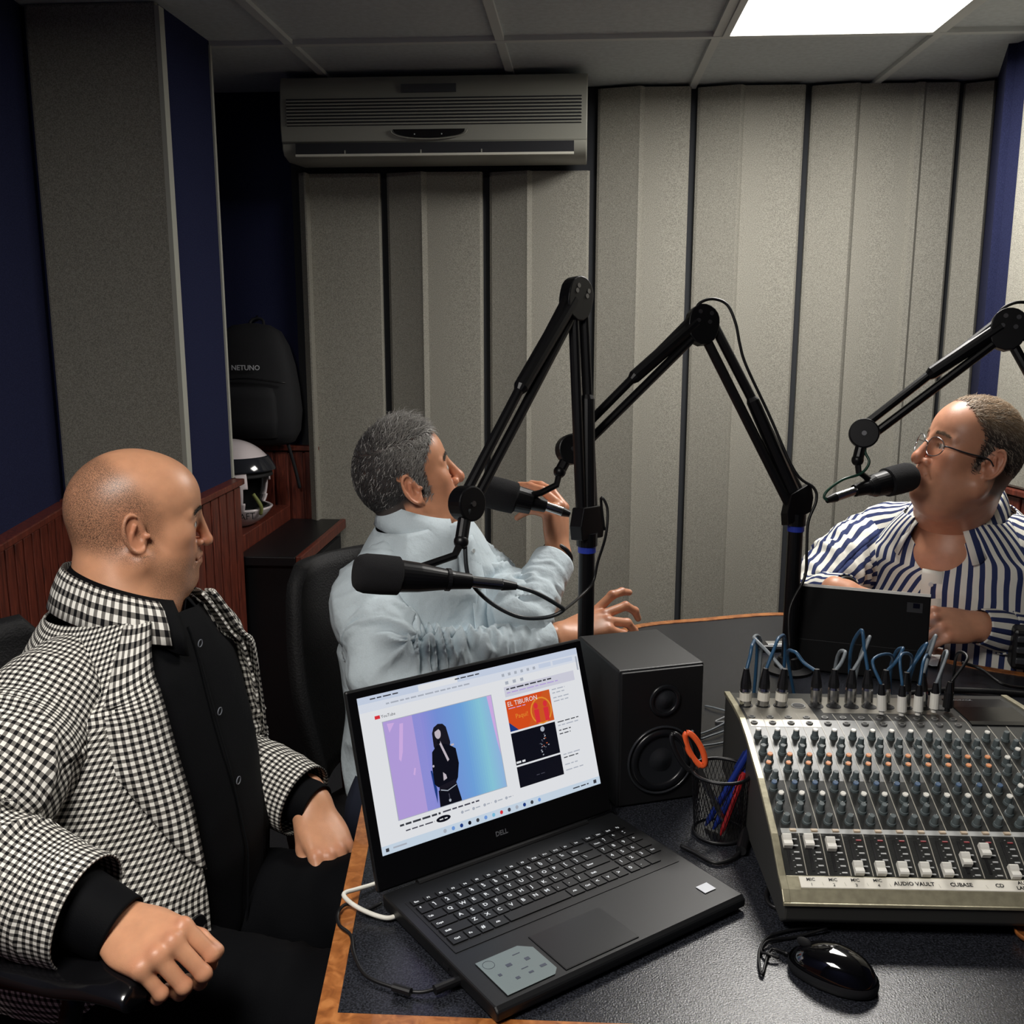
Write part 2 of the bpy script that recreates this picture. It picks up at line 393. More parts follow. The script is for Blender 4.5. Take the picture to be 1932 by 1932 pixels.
# ============================================================ laptop
LF = PZ(938, 1905, 0.762); LF[2] = TZ; LR = PZ(1408, 1688, 0.762); LR[2] = TZ
lu = vn(LR-LF); lv = np.array([-lu[1], lu[0], 0]); lz = np.array([0, 0, 1.0]); RL = np.array([lu, lv, lz]).T
def L(u, v, z=0.0): return LF+lu*u+lv*v+lz*z
t = thing('laptop', L(0.19, 0.13, 0), 'black laptop open on the table with a video page on its lit screen', 'laptop')
M_LAP = mat('laptop_plastic', (17, 18, 20), 0.42, bump=(1500, 0.05)); M_LAPK = mat('laptop_key', (9, 9, 11), 0.5); M_LEG = mat('key_legend', (215, 220, 225), 0.5, emit=(215, 220, 225), estr=0.12)
mb = MB()
prof = [(0.0, 0.006), (0.004, 0.004), (0.262, 0.004), (0.264, 0.022), (0.006, 0.021), (0.0, 0.016)]
mb.prism([L(0, v, z) for v, z in prof], lu*0.38); mb.build('base', M_LAP, t, bevel=0.0025)
mb = MB()
for u in (0.03, 0.35):
    for v in (0.03, 0.23): mb.cyl(L(u, v, 0.0), L(u, v, 0.006), 0.007, n=12)
mb.build('rubber_foot', M_MATTE, t)
zb = 0.0216

MB().box(L(0.19, 0.168, zb), (0.352, 0.122, 0.0012), RL).build('keyboard_tray', mat('keyboard_tray', (7, 7, 9), 0.5), t)
MB().box(L(0.155, 0.048, zb+0.0002), (0.106, 0.072, 0.0012), RL).build('touchpad', mat('touchpad', (20, 21, 24), 0.35), t)
MB().box(L(0.155, 0.048, zb), (0.108, 0.074, 0.0012), RL).build('touchpad_edge', M_LAPK, t)
# keys
rows = [[1]*15, [1]*13+[2], [1.5]+[1]*12+[1.5], [1.75]+[1]*11+[2.25], [2.25]+[1]*10+[2.75], [1.25, 1, 1, 1.25, 5.25, 1.25, 1, 1, 1, 1]]
leg = [['Esc', 'F1', 'F2', 'F3', 'F4', 'F5', 'F6', 'F7', 'F8', 'F9', 'F10', 'F11', 'F12', 'Pr', 'Ins'], list('`1234567890-=')+['Bksp'], ['Tab']+list('QWERTYUIOP[]')+['\\'], ['Caps']+list("ASDFGHJKL;'")+['Enter'], ['Shift']+list('ZXCVBNM,./')+['Shift'], ['Ctrl', 'Fn', '#', 'Alt', '', 'Alt', 'Ctrl', '<', 'v', '>']]
pad = [['Del', 'Hm', 'End', 'Pg'], ['Num', '/', '*', '-'], ['7', '8', '9', '+'], ['4', '5', '6', ''], ['1', '2', '3', 'Ent'], ['0', '.', '']]
kp = 0.0181; ku0 = 0.0185; kv = [0.2215, 0.2035, 0.1850, 0.1665, 0.1480, 0.1290]; kh = [0.011, 0.0155, 0.0155, 0.0155, 0.0155, 0.0165]
for r in range(6):
    x = 0
    for grp, lg in ((rows[r], leg[r]), ([1]*len(pad[r]) if r < 5 else [1, 1, 1], pad[r])):
        if grp is not rows[r]: x = 15.15
        for wk, tx in zip(grp, lg):
            cu = ku0+(x+wk/2)*kp; mb = MB()
            mb.box(L(cu, kv[r], zb+0.0012), (wk*kp-0.0024, kh[r], 0.0018), RL, 0)
            if tx:
                s = 0.0085 if len(tx) == 1 else 0.0046
                text_mesh(tx, s, L(cu-(0.0045 if wk < 1.4 else wk*kp*0.36), kv[r]-0.002, zb+0.0021), lu, lv, mb, 1, bold=0.0002)
                if r == 1 and len(tx) == 1: mb.box(L(cu-0.003, kv[r]+0.005, zb+0.0022), (0.002, 0.002, 0.0002), RL, 1)
            mb.build('key', [M_LAPK, M_LEG], t)
            x += wk
# stickers on the palm rest
mb = MB(); P = [L(0.022, 0.012, zb), L(0.086, 0.012, zb), L(0.094, 0.020, zb), L(0.094, 0.066, zb), L(0.080, 0.078, zb), L(0.022, 0.078, zb)]
mb.prism([p+lz*0.0004 for p in P], lz*0.0004, 0)
for (a, b, s1, s2) in ((0.052, 0.054, .007, .005), (0.048, 0.030, .005, .004), (0.066, 0.030, .006, .003), (0.076, 0.052, .006, .005), (0.070, 0.066, .010, .0012), (0.064, 0.040, .009, .0012), (0.034, 0.045, .004, .004), (0.084, 0.032, .008, .004)):
    mb.box(L(a, b, zb+0.0010), (s1, s2, 0.0003), RL, 1)
mb.tube([L(0.033+0.007*math.cos(a), 0.067+0.007*math.sin(a), zb+0.001) for a in np.linspace(0, 2*math.pi, 17)], 0.0003, 4, 1, sm=0)
mb.build('feature_sticker', [mat('grey_sticker', (112, 124, 126), 0.35), mat('sticker_ink', (62, 68, 84), 0.5)], t, label='grey clipped-corner information sticker')
MB().box(L(0.349, 0.040, zb+0.0006), (0.019, 0.017, 0.0006), RL).build('logo_sticker', mat('white_sticker', (214, 218, 226), 0.4), t, label='small white square sticker')
# hinge, ports
MB().cyl(L(0.05, 0.261, 0.020), L(0.33, 0.261, 0.020), 0.006, n=12).build('hinge', M_LAPK, t)
mb = MB()
for v in (0.085, 0.105): mb.box(L(-0.0004, v, 0.012), (0.0015, 0.012, 0.004), RL)
mb.build('side_port', mat('port_metal', (120, 120, 120), 0.3, 1.0), t)
# lid
th = 1.886; LL = 0.258; ld = -lv*math.cos(th)+lz*math.sin(th); ln = np.cross(lu, ld)   # ln faces the viewer
if np.dot(ln, O0-LF) < 0: ln = -ln
H0 = L(-0.004, 0.2655, 0.0224)
def S(u, s, o=0.0): return H0+lu*u+ld*s+ln*o
RS = np.array([lu, ld, ln]).T
lid = MB().box(S(0.193, LL/2, -0.005), (0.386, LL, 0.0085), RS).build('lid', M_LAP, t, bevel=0.003)
MB().box(S(0.193, LL/2, -0.0004), (0.382, LL-0.006, 0.0012), RS).build('bezel', mat('bezel', (8, 8, 10), 0.3), t)
mb = MB(); text_mesh('DELL', 0.009, S(0.193, 0.020, 0.0004), lu, ld, mb, 0, align='CENTER', bold=0.0003); mb.build('bezel_logo', mat('bezel_logo', (95, 97, 102), 0.4), t)
# screen: lit picture area su x sv
sw, sh = 0.3600, 0.2025; su, sv = 0.0138, 0.0437
def em(n, c, s=0.85): return mat('screen_'+n, (4, 4, 4), 0.25, emit=c, estr=s)
pal = [('white', (236, 238, 242)), ('tabbar', (205, 216, 236)), ('toolbar', (224, 230, 242)), ('ink', (60, 62, 70)), ('lilac', (186, 164, 228)), ('violet', (150, 150, 226)), ('blue', (118, 160, 226)), ('cyan', (132, 196, 228)), ('black', (14, 15, 26)), ('skin', (200, 190, 200)), ('orange', (214, 92, 36)), ('yellow', (236, 150, 50)), ('navy', (30, 60, 130)), ('red', (226, 50, 60)), ('grey', (178, 184, 196)), ('taskbar', (206, 222, 238)), ('hair', (26, 24, 34)), ('pink', (214, 180, 236)), ('dim', (70, 70, 84)), ('orangered', (222, 80, 30)), ('panel', (214, 214, 228))]
ix = {n: i for i, (n, c) in enumerate(pal)}; smats = [em(n, c) for n, c in pal]
mb = MB()
def W(x, y, o=0): return S(su+x*sw, sv+(1-y)*sh, 0.0006+o*0.00006)     # page coordinates, y downwards
def R_(x0, y0, x1, y1, c, o): mb.quad(W(x0, y1, o), W(x1, y1, o), W(x1, y0, o), W(x0, y0, o), ix[c])
def Pg(pts, c, o): mb.add([W(x, y, o) for x, y in pts], [tuple(range(len(pts)))], ix[c])
def El(cx, cy, rx, ry, c, o, n=20): Pg([(cx+rx*math.cos(a), cy+ry*math.sin(a)) for a in np.linspace(0, -2*math.pi, n, endpoint=False)], c, o)
def T_(txt, x, y, s, c, o): text_mesh(txt, s*sh, W(x, y, o), lu, ld, mb, ix[c], lift=0)
def line(x, y, w_, h_, c, o): # a run of small print
    rnd = random.Random(int(x*999+y*777)); xx = x
    while xx < x+w_:
        l = rnd.uniform(0.012, 0.035); R_(xx, y, min(xx+l, x+w_), y+h_, c, o); xx += l+0.006
R_(0, 0, 1, 1, 'white', 0); R_(0, 0, 1, 0.045, 'tabbar', 1); R_(0, 0.045, 1, 0.10, 'toolbar', 1); R_(0.25, 0.006, 0.42, 0.045, 'white', 2)
line(0.05, 0.018, 0.12, 0.008, 'ink', 3); line(0.41, 0.018, 0.11, 0.008, 'ink', 3); line(0.11, 0.068, 0.36, 0.010, 'grey', 3)
for k in range(6): R_(0.62+k*0.03, 0.062, 0.632+k*0.03, 0.082, 'grey', 3)
R_(0.80, 0.055, 0.86, 0.085, 'tabbar', 3); R_(0.87, 0.055, 0.97, 0.085, 'tabbar', 3)
for k in range(3): R_(0.63+k*0.036, 0.118, 0.645+k*0.036, 0.140, 'grey', 3)
R_(0.057, 0.135, 0.078, 0.157, 'red', 3); T_('YouTube', 0.082, 0.156, 0.028, 'ink', 3)
# video picture
vx0, vy0, vx1, vy1 = 0.085, 0.185, 0.555, 0.815
R_(vx0-.003, vy0-.004, vx1+.003, vy1+.004, 'grey', 1)
R_(vx0, vy0, 0.215, vy1, 'lilac', 2); R_(0.205, vy0, 0.245, vy1, 'violet', 2.2)
nb = 30
for k in range(nb):
    x0 = 0.24+(vx1-0.24)*k/nb; q = k/(nb-1); c_ = tuple(float(np.interp(q, [0, .2, .55, .82, 1], v)) for v in ([146, 122, 116, 142, 150], [148, 150, 168, 206, 190], [226, 224, 228, 226, 232]))
    smats.append(em('backdrop%d' % k, c_)); ix['b%d' % k] = len(smats)-1; R_(x0, vy0, x0+(vx1-0.24)/nb+0.0005, vy1, 'b%d' % k, 2.4)
Pg([(0.555, vy0), (0.535, vy0), (0.548, 0.5), (0.555, 0.6)], 'pink', 2.7)
Pg([(0.165, 0.22), (0.150, 0.22), (0.125, 0.44), (0.132, 0.46), (0.145, 0.40)], 'pink', 2.8); Pg([(0.10, 0.20), (0.13, 0.205), (0.105, 0.26)], 'pink', 2.8); Pg([(0.18, 0.52), (0.186, 0.525), (0.178, 0.57), (0.172, 0.56)], 'pink', 2.8)
# the singer
Pg([(0.275, 0.335), (0.285, 0.30), (0.305, 0.283), (0.325, 0.29), (0.337, 0.315), (0.345, 0.42), (0.335, 0.47), (0.280, 0.47), (0.273, 0.42)], 'hair', 4)
El(0.298, 0.345, 0.013, 0.035, 'skin', 5); Pg([(0.286, 0.33), (0.286, 0.305), (0.312, 0.30), (0.312, 0.335), (0.304, 0.318)], 'hair', 6)
Pg([(0.285, 0.42), (0.262, 0.455), (0.252, 0.56), (0.250, 0.66), (0.262, 0.685), (0.285, 0.70), (0.340, 0.69), (0.352, 0.66), (0.366, 0.57), (0.363, 0.47), (0.345, 0.445), (0.318, 0.42)], 'black', 4.5)
Pg([(0.262, 0.71), (0.342, 0.69), (0.352, 0.80), (0.352, vy1), (0.258, vy1)], 'black', 4.6); Pg([(0.268, 0.685), (0.34, 0.665), (0.342, 0.695), (0.266, 0.72)], 'hair', 5.2)
Pg([(0.296, 0.405), (0.303, 0.395), (0.328, 0.53), (0.320, 0.54)], 'skin', 6); El(0.296, 0.40, 0.007, 0.014, 'black', 6.5); Pg([(0.293, 0.60), (0.304, 0.62), (0.306, 0.645), (0.290, 0.655)], 'skin', 6); R_(0.345, 0.435, 0.358, 0.448, 'skin', 6); El(0.258, 0.545, 0.004, 0.008, 'skin', 6)
Pg([(0.272, 0.705), (0.30, 0.722), (0.34, 0.70), (0.34, 0.705), (0.30, 0.728), (0.272, 0.712)], 'grey', 6); El(0.303, 0.79, 0.005, 0.010, 'grey', 6); R_(0.301, 0.745, 0.3045, 0.785, 'dim', 6)
Pg([(0.243, 0.57), (0.25, 0.57), (0.258, 0.70), (0.25, 0.79), (0.246, 0.70)], 'navy', 4)
# right column
R_(0.62, 0.155, 0.965, 0.225, 'panel', 1); line(0.63, 0.168, 0.22, 0.010, 'ink', 3); line(0.63, 0.195, 0.25, 0.007, 'lilac', 3)
R_(0.615, 0.245, 0.83, 0.465, 'orangered', 2); Pg([(0.80, 0.245), (0.83, 0.245), (0.83, 0.465), (0.70, 0.465)], 'orange', 3); El(0.775, 0.375, 0.052, 0.095, 'yellow', 4); El(0.775, 0.375, 0.046, 0.085, 'orange', 5)
T_('EL TIBURON', 0.622, 0.292, 0.046, 'white', 6); T_('Paqui!', 0.650, 0.385, 0.045, 'yellow', 6); line(0.625, 0.305, 0.08, 0.005, 'pink', 6)
for cx_ in (0.752, 0.798): El(cx_, 0.335, 0.010, 0.022, 'red', 7); Pg([(cx_-0.012, 0.36), (cx_+0.012, 0.36), (cx_+0.010, 0.455), (cx_-0.010, 0.455)], 'red', 7)
Pg([(0.615, 0.40), (0.655, 0.465), (0.615, 0.465)], 'navy', 6.2)
R_(0.615, 0.478, 0.83, 0.70, 'black', 2)
rnd = random.Random(4)
for k in range(34):
    a = rnd.uniform(0, 6.28); rr = rnd.uniform(0.2, 1); x = 0.755+0.030*rr*math.cos(a)+0.01*math.sin(3*a); y = 0.60+0.085*rr*math.sin(a); R_(x, y, x+rnd.uniform(.002, .007), y+rnd.uniform(.002, .008), ['dim', 'grey', 'orange'][k % 3] if k % 6 == 2 else ['dim', 'grey'][k % 2], 4)
El(0.765, 0.505, 0.010, 0.018, 'grey', 3.5); line(0.618, 0.675, 0.045, 0.014, 'white', 6)
R_(0.615, 0.712, 0.83, 0.855, 'black', 2); line(0.70, 0.80, 0.04, 0.005, 'dim', 3)
for y in (0.25, 0.275, 0.31, 0.335, 0.485, 0.51, 0.545, 0.57, 0.718, 0.74, 0.79, 0.83): line(0.843, y, 0.05+0.06*((y*37) % 1), 0.007, 'ink' if (y*100) % 2 < 1 else 'grey', 3)
line(0.085, 0.845, 0.17, 0.013, 'ink', 3); line(0.265, 0.845, 0.16, 0.010, 'dim', 3); line(0.105, 0.888, 0.12, 0.008, 'dim', 3)
Pg([(0.235+0.028+0.028*math.cos(a)*1.1, 0.892+0.020*math.sin(a)) for a in np.linspace(0, -2*math.pi, 24, endpoint=False)], 'black', 3); line(0.246, 0.889, 0.034, 0.007, 'white', 5)
for k in range(5): El(0.345+k*0.05, 0.89, 0.006, 0.010, 'grey', 3); line(0.355+k*0.05, 0.886, 0.022, 0.007, 'grey', 3)
R_(0, 0.945, 1, 1, 'taskbar', 7)
for k, c in enumerate(['grey', 'blue', 'navy', 'black', 'ink', 'blue', 'cyan', 'red', 'dim', 'grey', 'navy', 'ink', 'blue']): El(0.26+k*0.036, 0.972, 0.007, 0.013, c, 8)
R_(0.015, 0.962, 0.028, 0.984, 'ink', 8); line(0.86, 0.968, 0.08, 0.008, 'ink', 8); R_(0.965, 0.96, 0.98, 0.985, 'ink', 8); R_(0.985, 0.06, 0.993, 0.16, 'grey', 8)
R_(0.045, 0.965, 0.10, 0.975, 'grey', 8)
mb.build('screen', smats, t, label='lit screen showing a video page with a dark-haired singer on a blue background')

# ============================================================ mixing desk
ma = math.radians(2.0); mx = np.array([math.cos(ma), math.sin(ma), 0]); my = np.array([-math.sin(ma), math.cos(ma), 0])
M0 = np.array([0.252, 1.122, 0.0]); RM = np.array([mx, my, lz]).T; MW = 0.445
PR = [(0.0, .786), (0.012, .796), (0.030, .803), (0.080, .832), (0.170, .864), (0.260, .886), (0.310, .893), (0.370, .891), (0.440, .884)]
def pz(v): return float(np.interp(v, [p[0] for p in PR], [p[1] for p in PR]))
def Mx(u, v, h=0.0, abs_=False): return M0+mx*u+my*v+np.array([0, 0, h if abs_ else pz(v)+h])
def mnorm(v):
    s = (pz(v+0.004)-pz(v-0.004))/0.008; return vn(-my*s+np.array([0, 0, 1]))
t = thing('mixing_desk', Mx(MW/2, 0.2, TZ, True), 'grey audio mixing desk covered in knobs and white faders on the right of the table', 'mixer')
M_MIXM = mat('mixer_metal', (168, 162, 138), 0.38, 0.5, noise=(90, 0.12), bump=(200, 0.1)); M_MIXS = mat('mixer_side', (58, 58, 56), 0.5)
M_MIXP = mat('mixer_panel', (62, 63, 62), 0.32, 0.35, noise=(600, 0.15)); M_WH = mat('white_plastic', (236, 234, 226), 0.4)
M_KNOB = mat('knob_grey', (88, 98, 100), 0.5); M_OR = mat('knob_orange', (226, 150, 98), 0.5); M_INKB = mat('ink_black', (20, 20, 22), 0.6)
side = [(0.004, .762), (0.0, .786)]+PR[1:]+[(0.445, .75), (0.02, .750)]
mb = MB().prism([Mx(0, v, z-0.0008 if 0 < i < 9 else z, True) for i, (v, z) in enumerate(side)], mx*MW); mb.build('chassis', M_MIXS, t, bevel=0.003)
mb = MB()
for u in (0.03, MW-0.03):
    for v in (0.04, 0.40): mb.cyl(Mx(u, v, TZ, True), Mx(u, v, 0.752, True), 0.009, n=12)
mb.build('rubber_foot', M_MATTE, t)
def strip(u0, u1, v0, v1, h0, m_, name, mi=0, k=8, th=0.0015, mb=None):
    mb2 = mb or MB(); vs = sorted(set([v0, v1]+[p[0] for p in PR if v0 < p[0] < v1])); P = [Mx(u0, v, h0) for v in vs]+[Mx(u0, v, h0-th) for v in vs[::-1]]
    mb2.prism(P, mx*(u1-u0), mi)
    if mb is None: return mb2.build(name, m_, t)
strip(0.006, MW-0.006, 0.031, 0.44, 0.0010, M_MIXP, 'control_panel')
mb = MB(); strip(-0.002, 0.007, 0.0, 0.44, 0.0035, None, '', mb=mb, th=0.006); strip(MW-0.007, MW+0.002, 0.0, 0.44, 0.0035, None, '', mb=mb, th=0.006)
strip(-0.002, MW+0.002, -0.002, 0.031, 0.0028, None, '', mb=mb, th=0.004); mb.build('metal_rim', M_MIXM, t, bevel=0.001)
mb = MB(); strip(0.022, MW-0.02, 0.014, 0.0285, 0.0042, None, '', mb=mb, th=0.0012)
lw = [('MIC', '1', 0.0, 1), ('MIC', '2', 1, 1), ('MIC', '3', 2, 1), ('MIC', '4', 3, 1)]
n1 = mnorm(0.02); yd = np.cross(n1, mx)
for a, b, c, d_ in lw:
    text_mesh(a, 0.0062, Mx(0.022+(c+0.5)*0.027, 0.0225, 0.0044), mx, yd, mb, 1, align='CENTER', bold=0.0001); text_mesh(b, 0.0062, Mx(0.022+(c+0.5)*0.027, 0.0158, 0.0044), mx, yd, mb, 1, align='CENTER')
text_mesh('AUDIO VAULT', 0.0075, Mx(0.022+5.1*0.027, 0.0185, 0.0044), mx, yd, mb, 1, align='CENTER', bold=0.0002)
text_mesh('CUBASE', 0.0075, Mx(0.022+7.2*0.027, 0.0185, 0.0044), mx, yd, mb, 1, align='CENTER', bold=0.0002)
text_mesh('CD', 0.0072, Mx(0.022+8.9*0.027, 0.0185, 0.0044), mx, yd, mb, 1, align='CENTER', bold=0.0002)
text_mesh('AUX', 0.0065, Mx(0.022+10.0*0.027, 0.0228, 0.0044), mx, yd, mb, 1, align='CENTER', bold=0.0002)
text_mesh('LAPTOP', 0.0065, Mx(0.022+10.05*0.027, 0.0160, 0.0044), mx, yd, mb, 1, align='CENTER', bold=0.0002)
for c in (1, 2, 3, 4, 6.2, 8.3, 10.9): mb.box(Mx(0.022+c*0.027, 0.0212, 0.0042), (0.0003, 0.012, 0.0004), RM, 2)
mb.build('label_strip', [mat('label_paper', (238, 234, 222), 0.6), M_INKB, mat('label_line', (190, 186, 176), 0.6)], t)
# printed channel lines, number strip, slots, buttons
mb = MB()
for c in range(16):
    u = 0.006+c*0.027
    strip(u, u+0.0011, 0.033, 0.335, 0.0014, None, '', 0, mb=mb, th=0.0006)
mb.build('channel_lines', mat('print_pale', (172, 168, 156), 0.4), t)
mb = MB(); strip(0.012, MW-0.01, 0.0835, 0.0905, 0.0016, None, '', 0, mb=mb, th=0.0006)
for c in range(15): mb.box(Mx(0.006+c*0.027+0.021, 0.087, 0.0026), (0.008, 0.005, 0.002), RM, 1)
mb.build('number_strip', [mat('print_light', (196, 198, 196), 0.4), mat('button_beige', (196, 176, 150), 0.5)], t)
mb2 = MB()
for c in range(15):
    u = 0.006+(c+0.36)*0.027
    MB().box(Mx(u, 0.0565, 0.0016), (0.0035, 0.044, 0.001), np.array([mx, vn(Mx(0, .08)-Mx(0, .03)), mnorm(.056)]).T, 0).build('fader_slot', M_INKB, t)
    for k in range(6):
        mb2.box(Mx(u+0.0105, 0.036+k*0.0078, 0.0016), (0.0065, 0.0022, 0.001), RM, 1 if (k == 5 and 3 < c+1) else 0)
    for k in range(7): mb2.box(Mx(u+0.005, 0.035+k*0.0072, 0.0014), (0.0018, 0.0007, 0.0006), RM, 0)
mb2.build('level_print', [mat('print_grey', (170, 172, 172), 0.5), mat('button_red', (150, 40, 48), 0.5)], t)
def slab(): pass
Rf = np.array([mx, vn(Mx(0, .08)-Mx(0, .03)), mnorm(.056)]).T
fp = [0.92, 0.93, 0.84, 0.08, 0.08, 0.08, 0.08, 0.08, 0.42, 0.72, 0.05, 0.08, 0.08, 0.5, 0.5]
fm = None
for c in range(15):
    u = 0.006+(c+0.36)*0.027; v = 0.037+fp[c]*0.037; cpt = Mx(u, v)+mnorm(v)*0.007
    mb = MB(); prof = [(-.0085, -.004), (-.0085, .003), (-.0065, .0045), (-.002, .0035), (0, .0018), (.002, .0035), (.0065, .0045), (.0085, .003), (.0085, -.004)]
    ex = Rf[:, 0]; ey = Rf[:, 1]; ez = Rf[:, 2]
    mb.prism([cpt-ex*0.0055+ey*a+ez*b for a, b in prof], ex*0.011); mb.box(cpt-ez*0.006, (0.002, 0.006, 0.008), Rf, 0)
    mb.build('fader_cap', M_WH, t)
# knobs
rowsv = [0.262-0.0178*k for k in range(10)]
def knob_mesh(name, cm):
    mb = MB().loft([((0, 0, 0), 0.0062), ((0, 0, 0.003), 0.0058), ((0, 0, 0.0035), 0.0048), ((0, 0, 0.0125), 0.0040)], 12, 0)
    mb.loft([((0, 0, 0.0125), 0.0040), ((0, 0, 0.0142), 0.0034)], 12, 1); mb.box((0, 0.0037, 0.011), (0.0008, 0.001, 0.0062), None, 2)
    o = mb.build(name, [M_KNOB, cm, M_WH]); me = o.data; bpy.data.objects.remove(o); me.polygons.foreach_set('use_smooth', [True]*len(me.polygons)); me.set_sharp_from_angle(angle=0.6); return me
KM = {k: knob_mesh('knob', m_) for k, m_ in (('g', M_KNOB), ('w', M_WH), ('o', M_OR), ('b', mat('knob_blue', (70, 96, 128), 0.5)))}
kc = ['w', 'g', 'g', 'o', 'o', 'g', 'b', 'w', 'g', 'g']
todo = []
for r in range(9, -1, -1):
    for c in range(15): todo.append((r, c))
rest = MB(); cnt = 0; rnd = random.Random(2)
for (r, c) in todo:
    u = 0.006+(c+0.44)*0.027+(0.0035 if r % 2 else -0.002); v = rowsv[r]; nz = mnorm(v); p = Mx(u, v)+nz*0.001
    ang = rnd.uniform(-1.4, 1.4); ax = math.cos(ang)*mx+math.sin(ang)*my; ax = vn(ax-np.dot(ax, nz)*nz); ay = np.cross(nz, ax); R3 = np.array([ax, ay, nz]).T
    me = KM[kc[r] if c < 12 else ('w' if (r+c) % 3 == 0 else 'g')]
    if c < 12 and cnt < 100:
        o = bpy.data.objects.new('knob', me); COL.objects.link(o); o.parent = t
        M4 = Matrix.Identity(4)
        for i in range(3):
            for j in range(3): M4[i][j] = R3[i, j]
            M4[i][3] = p[i]-t.location[i]
        o.matrix_local = M4; cnt += 1
    else:
        cmi = {'g': 0, 'w': 1, 'o': 2, 'b': 3}[kc[r] if c < 12 else ('w' if (r+c) % 3 == 0 else 'g')]
        V = np.array([q.co[:] for q in me.vertices])@R3.T+p
        for poly in me.polygons: pass
        b = rest.n; rest.v.append(V); rest.n += len(V); rest.pat.append(np.zeros((len(V), 3)))
        for poly in me.polygons: rest.f.append(tuple(i+b for i in poly.vertices)); rest.m.append(0 if poly.material_index == 0 else (cmi if poly.material_index == 1 else 1))
o = rest.build('knobs', [M_KNOB, M_WH, M_OR, MATS['knob_blue']], t); o['kind'] = 'stuff'
# jack field at the rear
mb = MB()
for c in range(12):
    u = 0.006+(c+0.44)*0.027
    for v in (0.300, 0.318): mb.loft([(Mx(u, v, 0.0005), 0.0056), (Mx(u, v, 0.0030), 0.0050)], 12, 0); mb.loft([(Mx(u, v, 0.0028), 0.0030), (Mx(u, v, 0.0032), 0.0030)], 10, 1)
    mb.loft([(Mx(u, 0.368, 0.0005), 0.0115), (Mx(u, 0.368, 0.0024), 0.0110)], 16, 0 if c == 3 else 1); mb.loft([(Mx(u, 0.368, 0.0022), 0.0088), (Mx(u, 0.368, 0.0027), 0.0088)], 14, 1)
mb.build('input_sockets', [mat('socket_metal', (150, 150, 148), 0.3, 0.8), M_INKB], t)
mb = MB(); strip(0.012, 0.115, 0.29, 0.41, 0.0013, None, '', mb=mb, th=0.0005); strip(0.13, 0.30, 0.34, 0.42, 0.0013, None, '', mb=mb, th=0.0005); mb.build('jack_panel', mat('jack_panel', (150, 146, 136), 0.35, 0.4), t)
mb = MB(); strip(0.335, 0.425, 0.30, 0.415, 0.0030, None, '', mb=mb, th=0.002); mb.build('meter_panel', mat('meter_panel', (10, 11, 14), 0.15), t)
mb = MB(); text_mesh('EURORACK', 0.0075, Mx(0.338, 0.402, 0.0034), mx, my, mb, 0); mb.build('meter_print', mat('print_faint', (120, 124, 128), 0.5), t)
# plugs standing in the desk, cables arching back
M_CABB = mat('cable_blue', (44, 84, 118), 0.4); M_CABG = mat('cable_grey', (132, 140, 146), 0.45); M_CABK = mat('cable_black', (12, 12, 14), 0.45)
def plug(u, v, lean, label, hh=1.0, col=M_CABB, arc=None, tape=None):
    b = Mx(u, v, 0.003); d = vn(np.array([0, 0, 1])+mx*lean[0]+my*lean[1])
    tt = thing('audio_plug', b, label, 'plug', 'plugs standing in the mixing desk')
    MB().loft([(b, 0.0088), (b+d*0.022*hh, 0.0088), (b+d*0.026*hh, 0.0078)], 16).build('shell', M_CHROME, tt, smooth=False)
    if tape is not None: MB().loft([(b+d*0.008, 0.0092), (b+d*0.021, 0.0092)], 14).build('tape_label', tape, tt)
    MB().loft([(b+d*0.026*hh, 0.0084), (b+d*0.034*hh, 0.0080), (b+d*0.050*hh, 0.0052), (b+d*0.056*hh, 0.0040)], 14).build('boot', M_BLACK, tt)
    q = b+d*0.056*hh
    if arc is None: arc = [q+np.array([0, 0, .02]), q+np.array([0.01, 0.05, 0.018]), q+np.array([0.0, 0.10, -0.05]), np.array([*(q+mx*0.02+my*0.13)[:2], TZ+0.006]), np.array([*(q+mx*0.05+my*0.18)[:2], TZ+0.006])]
    MB().tube([q-d*0.004]+arc, 0.0028, 8, 0).build('cable', col, tt, smooth=True)
    return tt
M_TAPE = mat('white_tape', (226, 222, 210), 0.6)
lab = ['first', 'second', 'third']
for c in range(3):
    u = 0.006+(c+0.44)*0.027; q = Mx(u, 0.368, 0.06)
    e = [(0.012, 0.03, 0.030), (0.03, 0.05, 0.036), (-0.035, 0.06, 0.030)][c]
    plug(u, 0.368, [(-0.02, -0.02), (0.03, 0.02), (0.05, 0.0)][c], ['taped silver plug at the left end of the mixer', 'taped silver plug second from the left end of the mixer', 'taped silver plug third from the left end of the mixer with a grey cable'][c], 1.05, [M_CABB, M_CABB, M_CABG][c],
         arc=[q+np.array(e)*[0.5, 0.4, 0.6], q+np.array(e), q+np.array([e[0]+0.02, 0.10, 0.0]), np.array([q[0]+e[0]+0.03, q[1]+0.16, TZ+0.006]), np.array([q[0]+0.08, q[1]+0.20, TZ+0.006])], tape=M_TAPE)
